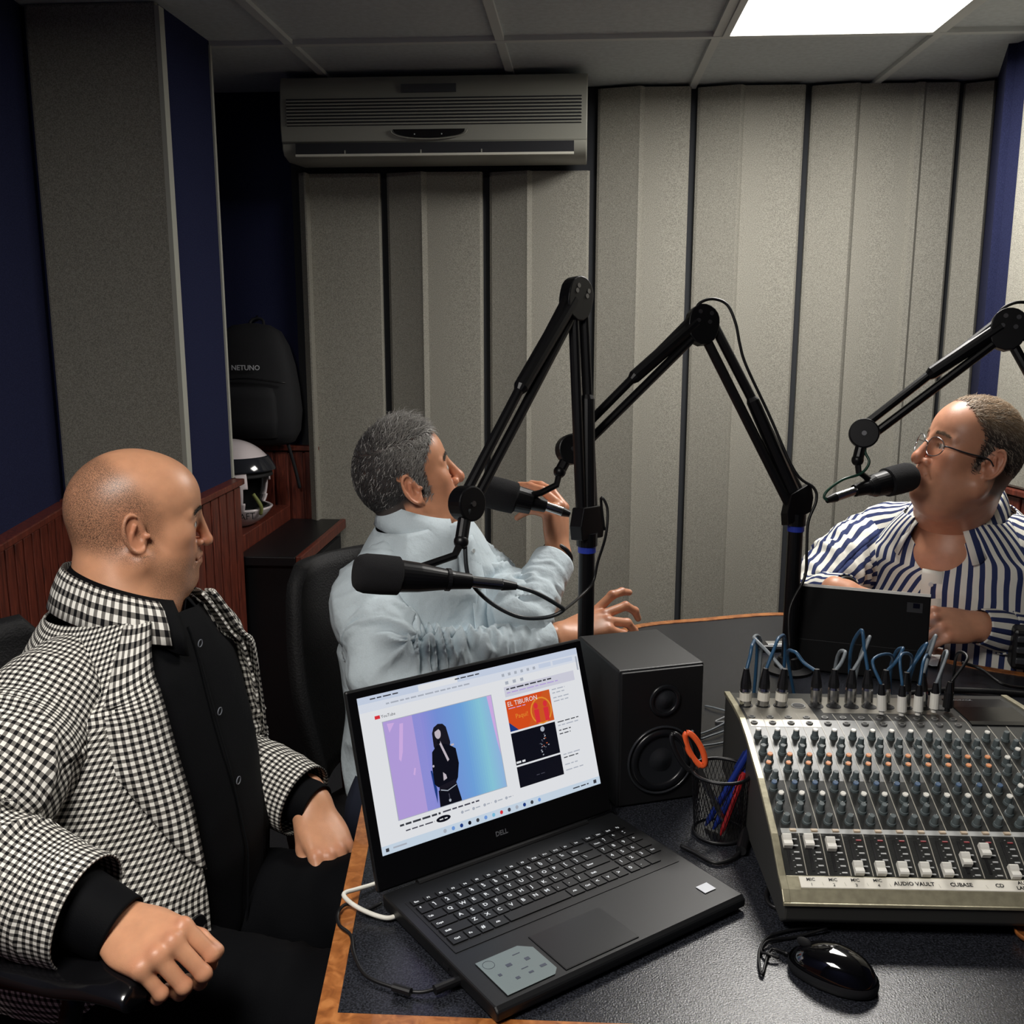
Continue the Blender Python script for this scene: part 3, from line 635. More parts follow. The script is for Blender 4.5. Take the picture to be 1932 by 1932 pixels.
for i in range(7):
    u = 0.006+(i+4.75)*0.0262; q = Mx(u, 0.38, 0.06)
    sgn = [(-.03, .04, .0), (.02, .03, .005), (.03, .03, .03), (-.01, .03, .04), (.03, .03, .012), (.04, .03, .02), (.03, .04, .03)][i]
    plug(u, 0.385 if i < 5 else 0.372, (0.02*(i % 3)-0.02, 0.05), 'silver plug with black boot, %s from the left in the rear middle row' % ['first', 'second', 'third', 'fourth', 'fifth', 'sixth', 'seventh'][i], 0.95, [M_CABB, M_CABG, M_CABG, M_CABB, M_CABB, M_CABB, M_CABG][i],
         arc=[q+np.array(sgn)*0.6, q+np.array(sgn)+[0, 0, 0.012], q+np.array([sgn[0], .08, -.02]), np.array([q[0]+0.03, q[1]+0.13, TZ+0.006]), np.array([q[0]+0.10, q[1]+0.16, TZ+0.006])])
for i, (u, v) in enumerate([(0.215, 0.335), (0.243, 0.330), (0.268, 0.333), (0.296, 0.345), (0.318, 0.350)]):
    b = Mx(u, v, 0.003); d = vn(np.array([0.02*(i-2), 0.06, 1])); tt = thing('jack_plug', b, ['short white jack plug at the left of the front plug row', 'white jack plug second in the front plug row, leaning back', 'white jack plug in the middle of the front plug row', 'white and black jack plug fourth in the front plug row', 'black jack plug beside the dark meter panel'][i], 'plug', 'jack plugs in front of the taller plugs')
    MB().loft([(b, 0.004), (b+d*0.006, 0.004), (b+d*0.0062, 0.0072), (b+d*0.030, 0.0066)], 14).build('sleeve', M_WH if i < 4 else M_BLACK, tt)
    MB().loft([(b+d*0.030, 0.0062), (b+d*0.046, 0.0036)], 12).build('boot', M_BLACK, tt)
    q = b+d*0.046; MB().tube([q-d*0.003, q+[0.01*(i-1), 0.02, 0.03+0.008*(i % 2)], q+[0.03, 0.06, 0.025], q+[0.05, 0.12, -0.04], np.array([q[0]+0.08, q[1]+0.19, TZ+0.006])], 0.0024, 8).build('cable', [M_CABB, M_CABB, M_CABB, M_CABG, M_CABK][i], tt, smooth=True)
for i, (px_, txt) in enumerate([(0, 'black cable snaking across the table behind the right end of the mixer'), (1, 'thick black cable lying along the rear edge of the mixer')]):
    P = [[(1815, 1250, .78), (1850, 1262, .77), (1890, 1290, .76), (1935, 1298, .745), (2010, 1300, .745)], [(1700, 1310, .745), (1780, 1302, .745), (1860, 1304, .748), (1935, 1310, .745), (2020, 1318, .745)]][i]
    o = MB().tube([PZ(*p) for p in P], 0.0035 if i == 0 else 0.006, 8).build('cable', M_CABK, smooth=True); tag(o, txt, 'cable')

# ============================================================ monitor speaker
A4 = PZ(1168, 1266, TZ+0.221); B4 = PZ(1328, 1249, TZ+0.221); sx = vn((B4-A4)*[1, 1, 0]); sy = np.array([-sx[1], sx[0], 0]); SW = 0.142; SD = 0.175; SH = 0.221
c0 = (A4+B4)/2; c0[2] = TZ; RS4 = np.array([sx, sy, lz]).T
def K(a, b, c): return c0+sx*a+sy*b+lz*c
t = thing('monitor_speaker', K(0, SD/2, 0), 'small black studio monitor speaker standing behind the laptop', 'speaker')
MB().box(K(0, SD/2, SH/2), (SW, SD, SH), RS4).build('cabinet', mat('speaker_vinyl', (26, 27, 29), 0.45, bump=(900, 0.15)), t, bevel=0.003)
def disc(cx_, cz, prof, name, m_):
    mb = MB(); mb.loft([(K(cx_, y, cz), r) for y, r in prof], 40, 0, True, up=(0, 0, 1)); return auto_smooth(mb.build(name, m_, t), 40)
MB().box(K(0, -0.002, SH/2), (SW-0.006, 0.006, SH-0.006), RS4).build('front_baffle', mat('baffle', (17, 17, 19), 0.5), t, bevel=0.002)
M_CONE = mat('speaker_cone', (30, 32, 36), 0.45); M_RUB = mat('rubber_surround', (22, 23, 26), 0.3)
def ring(cx_, cz, R0, R1, name, m_, y=-0.006, rr=0.004):
    mb = MB(); n = 40; G = []
    for j in range(9):
        a = math.pi*j/8; rad = (R0+R1)/2-(R1-R0)/2*math.cos(a); yy = y-rr*math.sin(a); G.append([K(cx_+rad*math.cos(2*math.pi*k/n), yy, cz+rad*math.sin(2*math.pi*k/n)) for k in range(n)])
    mb.grid(G, True); return mb.build(name, m_, t, smooth=True)
def dish(cx_, cz, prof, name, m_):
    mb = MB(); n = 40; G = [[K(cx_+r*math.cos(2*math.pi*k/n), y, cz+r*math.sin(2*math.pi*k/n)) for k in range(n)] for r, y in prof]; mb.grid(G, True); return mb.build(name, m_, t, smooth=True)
ring(0, 0.072, 0.038, 0.050, 'woofer_surround', M_RUB); dish(0, 0.072, [(0.039, -0.0065), (0.020, -0.0052), (0.0185, -0.0052), (0.012, -0.0095), (0.0005, -0.0115)], 'woofer_cone', M_CONE)
ring(0, 0.072, 0.052, 0.056, 'woofer_ring', mat('woofer_ring', (40, 42, 46), 0.25), rr=0.003)
ring(0.004, 0.168, 0.018, 0.026, 'tweeter_horn', M_RUB, rr=0.003); dish(0.004, 0.168, [(0.019, -0.0055), (0.013, -0.0056), (0.009, -0.009), (0.0005, -0.0105)], 'tweeter_dome', M_CONE)
MB().sph(K(0.052, -0.006, 0.112), 0.0025, 10, 8).build('power_light', mat('power_dot', (120, 124, 130), 0.3), t)

# ============================================================ pen cup with scissors and pens
cb = PZ(1356, 1572, TZ); cb[2] = TZ; t = thing('pen_cup', cb, 'black wire-mesh pen cup holding scissors and pens next to the speaker', 'cup')
R0, R1, HC = 0.036, 0.042, 0.098
M_MESHM = mat('black_wire', (30, 30, 33), 0.35, 0.6)
mb = MB(); nn = 44; mh = 24
for k in range(nn):
    for sg in (1, -1):
        pts = []
        for j in range(0, 7):
            f_ = j/6; a = 2*math.pi*(k/nn+sg*f_*0.11); r = R0+(R1-R0)*f_; pts.append(cb+[r*math.cos(a), r*math.sin(a), 0.004+f_*(HC-0.006)])
        mb.tube(pts, 0.00045, 4, sm=0)
mb.build('wire_mesh', M_MESHM, t)
for nm, z, r in (('rim', HC, R1), ('base_ring', 0.004, R0+0.001)):
    MB().tube([cb+[r*math.cos(a), r*math.sin(a), z] for a in np.linspace(0, 2*math.pi, 33)], 0.0026, 8, sm=0).build(nm, M_BLACK, t, smooth=True)
MB().cyl(cb+[0, 0, 0.0005], cb+[0, 0, 0.003], R0, n=32).build('floor_plate', M_BLACK, t)
def pen(p0, p1, r, m_, label, clip=True, cap=None):
    p0 = cb+np.array(p0); p1 = cb+np.array(p1); d = vn(p1-p0); Lp = np.linalg.norm(p1-p0)
    tt = thing('pen', p0, label, 'pen'); MB().loft([(p0, r*0.3), (p0+d*0.012, r), (p1-d*0.03, r)], 12).build('barrel', m_, tt, smooth=False)
    MB().loft([(p1-d*0.03, r*1.12), (p1-d*0.002, r*1.05), (p1, r*0.7)], 12).build('cap', cap or m_, tt)
    s_, u_, _ = basis(d); MB().box(p1-d*0.020+u_*(r+0.0016), (0.002, 0.0012, 0.03), np.array([s_, u_, d]).T).build('clip', cap or m_, tt)
M_BLUEP = mat('pen_blue', (24, 44, 122), 0.3)
pen((-0.008, 0.0, 0.006), (0.058, 0.02, 0.135), 0.0045, M_BLUEP, 'blue pen leaning furthest right out of the pen cup')
pen((-0.018, 0.01, 0.006), (0.040, 0.008, 0.128), 0.0045, M_BLUEP, 'blue pen beside the scissors side of the pen cup, shorter than the other blue pen')
pen((0.0, -0.018, 0.006), (0.034, 0.010, 0.092), 0.004, mat('pen_red', (150, 30, 34), 0.3), 'red pen low inside the pen cup')
# scissors
tt = thing('scissors', cb+[0.012, -0.004, 0.006], 'scissors with an orange and black handle standing in the pen cup', 'scissors')
p0 = cb+np.array([0.014, -0.004, 0.008]); p1 = cb+np.array([-0.034, 0.004, 0.100]); d = vn(p1-p0)
MB().loft([(p0, 0.001), (p0+d*0.02, 0.004), (p1, 0.006)], 6).build('blade', M_CHROME, tt)
s_, u_, _ = basis(d, (0, -1, 0)); Rr = np.array([s_, u_, d]).T
def hoop(c, ra, rb, rr, m_, nm):
    MB().tube([c+d*ra*math.cos(a)+s_*rb*math.sin(a) for a in np.linspace(0, 2*math.pi, 25)], rr, 8, sm=0).build(nm, m_, tt, smooth=True)
M_ORH = mat('handle_orange', (235, 96, 48), 0.4)
hoop(p1+d*0.026-s_*0.009, 0.027, 0.009, 0.0045, M_ORH, 'orange_handle'); hoop(p1+d*0.030+s_*0.009, 0.030, 0.009, 0.004, M_BLACK, 'black_handle')

# ============================================================ mouse
mc = PZ(1568, 1845, TZ); mc[2] = TZ; tail = PZ(1475, 1810, TZ); nose = PZ(1655, 1885, TZ)
ax = vn((tail-nose)*[1, 1, 0]); ay = np.array([-ax[1], ax[0], 0]); t = thing('computer_mouse', mc, 'glossy black computer mouse at the front of the table, right of the laptop', 'mouse')
def shell(fz, grow=0.0, z0=0.004):
    G = []; n = 36
    for j in range(13):
        e = j/12; G.append([])
        for k in range(n):
            a = 2*math.pi*k/n; ca, sa = math.cos(a), math.sin(a)
            lx = 0.056+grow; ly = 0.0305+grow; wv = 1-0.07*math.cos(2*a)-0.05*(ca if ca > 0 else 0)
            rr = math.cos(e*math.pi/2)**0.62; x = lx*ca*wv*rr; y = ly*sa*rr
            z = z0+fz*math.sin(e*math.pi/2)*(1-0.28*max(0, x/lx))
            G[-1].append(mc+ax*x+ay*y+lz*z)
    return G
MB().grid(shell(0.034), True).build('top_shell', M_GLOSSB, t, smooth=True)
G = []
for j, (e, z) in enumerate([(0.92, 0.0005), (1.0, 0.003), (1.015, 0.009), (0.99, 0.014)]):
    G.append([mc+ax*0.0565*math.cos(a)*(1-0.07*math.cos(2*a)-0.05*max(0, math.cos(a)))*e+ay*0.031*math.sin(a)*e+lz*z for a in np.linspace(0, 2*math.pi, 36, endpoint=False)])
MB().grid(G, True).build('side_band', mat('mouse_side', (24, 25, 28), 0.5), t, smooth=True)
MB().sph(mc+ax*0.034+lz*0.031, (0.009, 0.003, 0.006), 14, 10, R=np.array([ax, ay, lz]).T).build('scroll_wheel', M_MATTE, t, smooth=True)
q = mc+ax*0.052+lz*0.008
pts = [q, q+ax*0.022+lz*-0.004, PZ(1438, 1838, TZ+.004), PZ(1432, 1800, TZ+.004), PZ(1447, 1770, TZ+.004), PZ(1490, 1755, TZ+.004), PZ(1550, 1748, TZ+.004), PZ(1580, 1742, TZ+.004)]
o = MB().tube(pts, 0.0018, 8).build('cord', M_CABK, t, smooth=True)
o = MB().tube([PZ(1560, 1752, TZ+.008), PZ(1500, 1768, TZ+.003), PZ(1450, 1775, TZ+.006), PZ(1436, 1795, TZ+.003), PZ(1450, 1800, TZ+.007), PZ(1470, 1808, TZ+.005)], 0.0018, 8).build('cord', M_CABK, t, smooth=True)

# ============================================================ cables beside the laptop
M_WCAB = mat('cable_white', (226, 224, 214), 0.5)
wc = [(728, 1658, .746), (706, 1668, .750), (672, 1678, .756), (652, 1684, .760), (650, 1692, .760), (668, 1708, .752), (700, 1724, .748), (730, 1732, .7465), (752, 1727, .7465)]
o = MB().tube([PZ(x, y, z) for x, y, z in wc], 0.0030, 8).build('usb_cable', M_WCAB, smooth=True); tag(o, 'white cable looping over the wooden table rim at the back left of the laptop', 'cable')
bk = [(720, 1704, .745), (690, 1716, .745), (655, 1706, .749), (638, 1722, .747), (640, 1745, .747), (662, 1765, .745), (668, 1800, .744), (690, 1840, .744), (740, 1862, .744), (790, 1872, .745), (835, 1862, .747)]
t = thing('charger_cable', PZ(760, 1868, TZ), 'thin black charger cable running along the left table edge to the laptop plug', 'cable')
MB().tube([PZ(x, y, z) for x, y, z in bk], 0.0022, 8).build('cord', M_CABK, t, smooth=True)
MB().cyl(PZ(742, 1862, .748), PZ(775, 1872, .748), 0.0048, n=12).build('ferrite_bead', M_BLACK, t)
MB().cyl(PZ(820, 1868, .749), PZ(868, 1848, .750), 0.0058, 0.0052, n=12).build('plug', M_BLACK, t)
for i, (P, txt, c) in enumerate([([(1330, 1332), (1350, 1336), (1385, 1348), (1370, 1362), (1340, 1378), (1310, 1388)], 'grey cable curling behind the monitor speaker', M_CABG), ([(1322, 1395), (1350, 1385), (1385, 1375), (1395, 1392), (1360, 1402), (1320, 1408)], 'thin grey cable lying between the speaker and the mixer', M_CABG), ([(1388, 1335), (1372, 1350), (1350, 1362), (1385, 1360)], 'short pale wire crossing the grey cables behind the speaker', mat('cable_pale', (170, 172, 174), 0.5))]):
    o = MB().tube([PZ(x, y, TZ+.003+0.002*(k % 2)) for k, (x, y) in enumerate(P)], 0.0018, 6).build('cable', c, smooth=True); tag(o, txt, 'cable')
t = thing('adapter_cable', PZ(1400, 1600, TZ), 'black adapter cable with a metal-tipped plug between the pen cup and the mixer', 'cable')
MB().tube([PZ(1408, 1400, .80), PZ(1412, 1460, .785), PZ(1414, 1520, .76), PZ(1412, 1550, .752)], 0.003, 8).build('cord', M_CABB, t, smooth=True)
MB().cyl(PZ(1412, 1550, .755), PZ(1398, 1605, .750), 0.0085, 0.0075, n=14).build('plug', M_BLACK, t)
MB().cyl(PZ(1415, 1536, .757), PZ(1412, 1552, .755), 0.0058, n=14).build('plug_collar', M_CHROME, t)
MB().tube([PZ(1398, 1602, .748), PZ(1385, 1618, .745), PZ(1350, 1628, .744), PZ(1310, 1608, .744), PZ(1285, 1596, .744)], 0.003, 8).build('tail_cord', M_CABK, t, smooth=True)
o = MB().tube([PZ(1480, 1716, TZ+.003), PZ(1455, 1708, TZ+.003), PZ(1446, 1690, TZ+.003), PZ(1455, 1670, TZ+.003), PZ(1480, 1662, TZ+.003)], 0.003, 8).build('cable', M_CABK, smooth=True); tag(o, 'black cable loop peeking out from under the front left corner of the mixer', 'cable')
# round wooden object at the right edge
rc = PZ(1950, 1772, TZ); t = thing('wooden_dish', (rc[0], rc[1], TZ), 'small round orange wooden dish at the right edge, in front of the mixer', 'dish')
G = [[np.array([rc[0], rc[1], TZ])+[r*math.cos(a), r*math.sin(a), z] for a in np.linspace(0, 2*math.pi, 32, endpoint=False)] for r, z in [(0.001, 0.0005), (0.016, 0.0005), (0.022, 0.006), (0.0235, 0.012), (0.0215, 0.012), (0.017, 0.008), (0.001, 0.006)]]
MB().grid(G, True).build('bowl', M_OAK, t, smooth=True)

# ============================================================ key fob, papers, tablet, phone
kf = PZ(1458, 1226, TZ); t = thing('key_fob', kf, 'black key fob with a silver top lying by the middle microphone stand', 'key fob')
Rk = rotz(0.1)
MB().box(kf+[0, 0, .008], (0.062, 0.036, 0.014), Rk).build('case', M_BLACK, t, bevel=0.006)
MB().box(kf+[0.006, 0.002, .0158], (0.042, 0.024, 0.002), Rk).build('silver_top', mat('fob_silver', (190, 190, 188), 0.3, 0.7), t, bevel=0.001)
tb0 = PZ(1497, 1262, TZ); tb1 = PZ(1766, 1293, TZ); tp0 = PD(1514, 1110, 2.19); 
tu = vn((tb1-tb0)*[1, 1, 0]); tn = np.array([-tu[1], tu[0], 0]); wT = 0.262; hT = 0.178
tb0 = np.array([tb0[0], tb0[1], TZ+0.002]); lean = math.radians(14); tdv = vn(tn*math.sin(lean)+lz*math.cos(lean)); tnn = np.cross(tu, tdv)
RT = np.array([tu, tdv, tnn]).T
def TT(a, b, c=0): return tb0+tu*a+tdv*b+tnn*c
t = thing('tablet', TT(wT/2, 0), 'black tablet in a folio cover standing upright in front of the man in glasses', 'tablet')
MB().box(TT(wT/2, hT/2, 0), (wT, hT, 0.006), RT).build('cover', mat('folio', (5, 5, 7), 0.6, spec=0.15), t, bevel=0.002)
MB().box(TT(wT/2, hT/2, -0.005), (wT-0.006, hT-0.006, 0.005), RT).build('slab', mat('tablet_body', (28, 28, 30), 0.3), t, bevel=0.001)
MB().box(TT(wT/2, hT/2, -0.0078), (wT-0.02, hT-0.02, 0.0006), RT).build('screen', em('tablet', (210, 220, 235), 0.8), t)
MB().box(TT(wT/2, hT+0.0015, -0.0015), (wT-0.002, 0.006, 0.013), RT).build('top_edge', mat('tablet_edge_glint', (250, 248, 242), 0.6), t)  # near-white colour stands in for light glinting off the metal frame
MB().box(TT(wT/2, hT*0.36, 0.0034), (wT, 0.0012, 0.0012), RT).build('fold_line', M_BLACK, t)
MB().box(TT(wT-0.030, hT-0.026, 0.0035), (0.030, 0.020, 0.001), RT).build('camera_frame', mat('camera_frame', (34, 35, 38), 0.35), t)
MB().box(TT(wT-0.027, hT-0.022, 0.0042), (0.013, 0.010, 0.001), RT).build('camera_lens', M_GLOSSB, t)
MB().prism([TT(0, 0.0, -0.004), TT(wT, 0, -0.004), TT(wT, 0, 0)+tn*0.13, TT(0, 0, 0)+tn*0.13], (0, 0, 0.004)).build('keyboard_cover', mat('folio2', (16, 16, 18), 0.6), t)
pp = PZ(1771, 1250, TZ)
pl = [PZ(1758, 1262, TZ), PZ(1768, 1262, TZ), PZ(1779, 1228, TZ), PZ(1740, 1222, TZ), PZ(1700, 1240, TZ)]
o = MB().prism([p+[0, 0, .0062] for p in pl[::1]], (0, 0, 0.0008)).build('paper_sheet', mat('paper', (225, 225, 222), 0.7)); tag(o, 'white paper corner sticking out to the right of the tablet', 'paper')
# black radio handset at the right edge
ph = PZ(1925, 1262, TZ); t = thing('desk_phone', (ph[0], ph[1], TZ), 'black handset stack standing at the right edge of the photo beside the striped cuff', 'phone')
MB().box((ph[0]+0.012, ph[1]+0.01, TZ+0.045), (0.062, 0.05, 0.09), rotz(-.2)).build('body', M_BLACK, t, bevel=0.008)
for k in range(3): MB().box((ph[0]+0.008, ph[1]-0.016, TZ+0.022+k*0.024), (0.052, 0.01, 0.014), rotz(-.2)).build('button_block', mat('grey_button', (60, 62, 66), 0.4), t, bevel=0.003)

# ============================================================ microphone stands
M_ARM = mat('arm_black', (11, 11, 14), 0.38, 0.2); M_FOAM = mat('foam_black', (13, 13, 17), 0.95, bump=(700, 0.8)); M_BOLT = mat('bolt_metal', (140, 140, 142), 0.3, 1.0)
M_TAPEB = mat('blue_tape', (36, 58, 168), 0.5)
def arm_stand(label, top, elbow, joint, link, basepx=None, prong=None):
    top, elbow, joint = map(np.asarray, (top, elbow, joint)); base = np.array([top[0], top[1], TZ])
    t = thing('microphone_stand', base, label, 'microphone stand')
    MB().loft([(base, 0.052), (base+[0, 0, .006], 0.052), (base+[0, 0, .010], 0.030), (base+[0, 0, .03], 0.021), (base+[0, 0, .032], .017)], 28).build('flange', M_ARM, t)
    MB().cyl(base+[0, 0, .03], top-[0, 0, .03], 0.0155, n=24).build('pole', M_ARM, t, smooth=False)
    MB().cyl(top-[0, 0, .058], top-[0, 0, .030], 0.0172, n=24).build('tape_band', M_TAPEB, t)
    pl = vn(np.cross(elbow-top, joint-elbow)); 
    if np.dot(pl, O0-top) < 0: pl = -pl
    # plane normal pl faces the viewer; bars offset along q
    def bars(a, b, off, r, spring, nm):
        d = vn(b-a); q = np.cross(pl, d)
        for s_, nn_ in ((1, ''), (-1, '')):
            MB().cyl(a+q*off*s_, b+q*off*s_*0.85, r, n=12, up=pl).build('bar', M_ARM, t)
        mid = a+(b-a)*spring[0]; end = a+(b-a)*spring[1]
        MB().loft([(mid-q*off*0.9, 0.009), (mid-q*off*0.9+vn(end-mid)*0.01, 0.0135), (end-q*off*0.2, 0.0150)], 14).build('spring_cover', M_ARM, t)
        for e in (a, b):
            for s_ in (1, -1): MB().cyl(e+q*off*s_*0.95+pl*0.008, e+q*off*s_*0.95+pl*0.014, 0.0045, n=10).build('bolt', M_BOLT, t)
    bars(top+vn(elbow-top)*0.01, elbow, 0.017, 0.0100, (0.55, 0.04), 'lower')
    bars(elbow, joint, 0.015, 0.0088, (0.52, 0.05), 'upper')
    # brackets
    d1 = vn(elbow-top); q1 = np.cross(pl, d1); d2 = vn(joint-elbow)
    def plate(c, pts, th, nm): MB().prism([c+pl*(-th/2)+np.asarray(p) for p in pts], pl*th).build(nm, M_ARM, t, bevel=0.002)
    hull = []
    for k in range(20):
        a = 2*math.pi*k/20; base_r = 0.033; u_ = -(d1*-1)*0; v_ = math.cos(a)*d1+math.sin(a)*q1
        down = vn(-d1+d2); rr = base_r*(1+0.55*max(0, np.dot(v_, down))**2); hull.append(v_*rr+down*0.006)
    plate(elbow, hull, 0.026, 'elbow_bracket')
    plate(top, [q1*a+lz*b for a, b in ((-.030, -.032), (.030, -.032), (.034, -.005), (.026, .030), (-.026, .030), (-.034, -.005))] if abs(q1[2]) < 0.9 else hull, 0.030, 'pole_bracket')
    MB().cyl(top-[0, 0, .045], top-[0, 0, .02], 0.020, n=20).build('pole_socket', M_ARM, t)
    MB().cyl(joint-pl*0.016, joint+pl*0.016, 0.030, n=28).build('end_joint', M_ARM, t, bevel=0.003)
    MB().cyl(joint+pl*0.016, joint+pl*0.018, 0.005, n=10).build('bolt', M_BOLT, t)
    L_ = [joint]+[np.asarray(p) for p in link]
    MB().cyl(L_[0], L_[1], 0.011, n=14).build('swivel', M_ARM, t); MB().tube(L_[1:], 0.0065, 10, sm=0).build('mic_bracket', M_ARM, t)
    MB().sph(L_[1], 0.0125, 14, 10).build('swivel_ball', M_ARM, t, smooth=True)
    return t, pl
def microphone(label, head, tail, end, fr=0.031, connm=M_CHROME):
    head, tail, end = map(np.asarray, (head, tail, end)); d = vn(head-tail); t = thing('microphone', (head+tail)/2, label, 'microphone', 'broadcast microphones on the boom arms'); fl = 0.075
    c = head-d*fl
    auto_smooth(MB().loft([(c, fr*0.80), (c+d*0.004, fr*0.97), (c+d*0.030, fr), (head-d*0.018, fr*0.99), (head-d*0.008, fr*0.90), (head-d*0.002, fr*0.72), (head, fr*0.45)], 32).build('foam_head', M_FOAM, t), 50)
    MB().loft([(tail, 0.0125), (tail+d*0.03, 0.0150), (c-d*0.03, 0.0235), (c+d*0.01, 0.0265)], 28).build('body', M_ARM, t, smooth=False)
    MB().loft([(tail+d*0.036, 0.0185), (tail+d*0.042, 0.0185)], 24).build('ring', M_BLACK, t)
    e = vn(end-tail); Le = np.linalg.norm(end-tail)
    MB().cyl(tail+d*0.002, tail+e*Le*0.68, 0.0092, n=18).build('connector', connm, t)
    MB().loft([(tail+e*Le*0.68, 0.0098), (end, 0.0062)], 16).build('connector_boot', M_BLACK, t)
    return t
# stand beside the laptop, its microphone points left in front of the grey-haired man
s1_top = PD(1108, 985, 1.90); s1_el = PD(1090, 550, 1.86); s1_j = PD(881, 950, 1.68)
arm_stand('black boom stand nearest the laptop, its elbow highest of the three', s1_top, s1_el, s1_j, [PD(870, 1022, 1.66), PD(858, 1048, 1.645), PD(800, 1068, 1.62), PD(775, 1075, 1.60)])
microphone('black foam-headed microphone pointing left in front of the grey-haired man\'s chest', PD(667, 1080, 1.56), PD(888, 1097, 1.63), PD(974, 1106, 1.65), 0.0315)
o = MB().tube([PD(972, 1106, 1.65), PD(1010, 1118, 1.66), PD(1050, 1140, 1.68), PD(1062, 1152, 1.69), PD(1030, 1165, 1.69), PD(980, 1164, 1.68), PD(930, 1140, 1.67), PD(893, 1105, 1.665), PD(880, 1070, 1.66), PD(878, 1000, 1.665), PD(885, 960, 1.665)], 0.0036, 8).build('microphone_cable', mat('cable_dark_grey', (34, 38, 42), 0.4), smooth=True); tag(o, 'dark cable hanging in a loop from the tail of the nearest microphone', 'cable')
o = MB().tube([PD(1140, 1000, 1.89), PD(1134, 940, 1.87), PD(1146, 960, 1.87), PD(1143, 1010, 1.87), PD(1128, 1060, 1.885), PD(1118, 1100, 1.885), PD(1092, 1128, 1.84), PD(1062, 1152, 1.72), PD(1040, 1162, 1.70)], 0.0026, 8).build('microphone_cable', M_CABK, smooth=True); tag(o, 'thin black cable swinging from the nearest boom pole to the hanging loop', 'cable')
# middle stand
s2_top = PD(1504, 950, 2.08); s2_el = PD(1326, 600, 2.05); s2_j = PD(1078, 848, 1.98)
arm_stand('black boom stand in the middle, its pole standing behind the mixer', s2_top, s2_el, s2_j, [PD(1056, 890, 1.97), PD(1050, 915, 1.965), PD(1020, 930, 1.96), PD(1000, 935, 1.955)])
microphone('black foam-headed microphone right at the grey-haired man\'s mouth', PD(905, 923, 1.96), PD(1030, 955, 1.97), PD(1075, 970, 1.975), 0.032)
o = MB().tube([PD(1312, 590, 2.04), PD(1320, 572, 2.04), PD(1345, 564, 2.04), PD(1372, 575, 2.04), PD(1388, 610, 2.04), PD(1396, 650, 2.045), PD(1408, 690, 2.05), PD(1450, 780, 2.06), PD(1500, 890, 2.06), PD(1535, 920, 2.06), PD(1540, 945, 2.06), PD(1525, 985, 2.06), PD(1522, 1040, 2.06), PD(1518, 1090, 2.06), PD(1490, 1150, 2.05), PD(1490, 1230, 2.04)], 0.0032, 8).build('microphone_cable', M_CABK, smooth=True); tag(o, 'black cable looping over the elbow of the middle boom arm and down its pole', 'cable')
# right stand
s3_top = PD(2105, 960, 1.92); s3_el = PD(1905, 608, 1.97); s3_j = PD(1630, 818, 2.05)
arm_stand('black boom stand at the right edge reaching left to the man in glasses', s3_top, s3_el, s3_j, [PD(1618, 868, 2.05), PD(1620, 890, 2.05), PD(1640, 905, 2.06), PD(1655, 912, 2.07)])
microphone('black foam-headed microphone at the mouth of the man in glasses', PD(1724, 897, 2.10), PD(1612, 926, 2.05), PD(1560, 944, 2.03), 0.031)
o = MB().tube([PD(1562, 944, 2.03), PD(1555, 938, 2.03), PD(1562, 925, 2.03), PD(1590, 905, 2.035), PD(1625, 893, 2.04), PD(1640, 872, 2.04), PD(1632, 850, 2.045), PD(1640, 820, 2.04)], 0.0028, 8).build('microphone_cable', mat('cable_green_lit', (34, 70, 56), 0.3), smooth=True); tag(o, 'thin cable coloured as if lit green, looping back from the rightmost microphone', 'cable')  # green light falling on this cable is put into its colour
o = MB().tube([PD(1880, 600, 1.98), PD(1895, 580, 1.97), PD(1925, 570, 1.96), PD(1960, 580, 1.96), PD(1980, 620, 1.95), PD(1990, 680, 1.95)], 0.0032, 8).build('microphone_cable', M_CABK, smooth=True); tag(o, 'black cable curling over the elbow of the right boom arm', 'cable')

# ============================================================ niche: cabinet, shelf, helmet, backpack
t = thing('cabinet', (-0.92, 3.3, 0), 'low black cabinet with a wooden-edged top in the back left corner', 'cabinet')
ZC = 0.750; cr0 = PZ(575, 1052, ZC); cr1 = PZ(634, 990, ZC); cx1 = (cr0[0]+cr1[0])/2
MB().b2((-1.06, 2.99, 0.0), (cx1-0.02, 3.56, ZC-.03)).build('body', M_BLACK, t, bevel=0.004)
MB().b2((-1.062, 2.965, ZC-.03), (cx1-0.018, 3.56, ZC)).build('worktop', M_BLACK, t, bevel=0.003)
MB().b2((cx1-0.018, 2.965, ZC-.032), (cx1, 3.56, ZC+.002)).build('edge_trim', M_REDWOOD, t, bevel=0.003)
MB().b2((cx1-.02, 3.02, 0.05), (cx1-.006, 3.50, ZC-.05)).build('door', M_MATTE, t, bevel=0.002)
MB().sph((cx1, 3.06, 0.52), 0.012, 12, 8).build('knob', M_CHROME, t, smooth=True)
t = MB().b2((-1.392, 2.99, 0.0), (-1.064, 3.56, 0.80)).build('shelf_unit', M_REDWOOD, bevel=0.003); tag(t, 'low red-brown wooden shelf block in the corner niche under the white helmet', 'shelf')
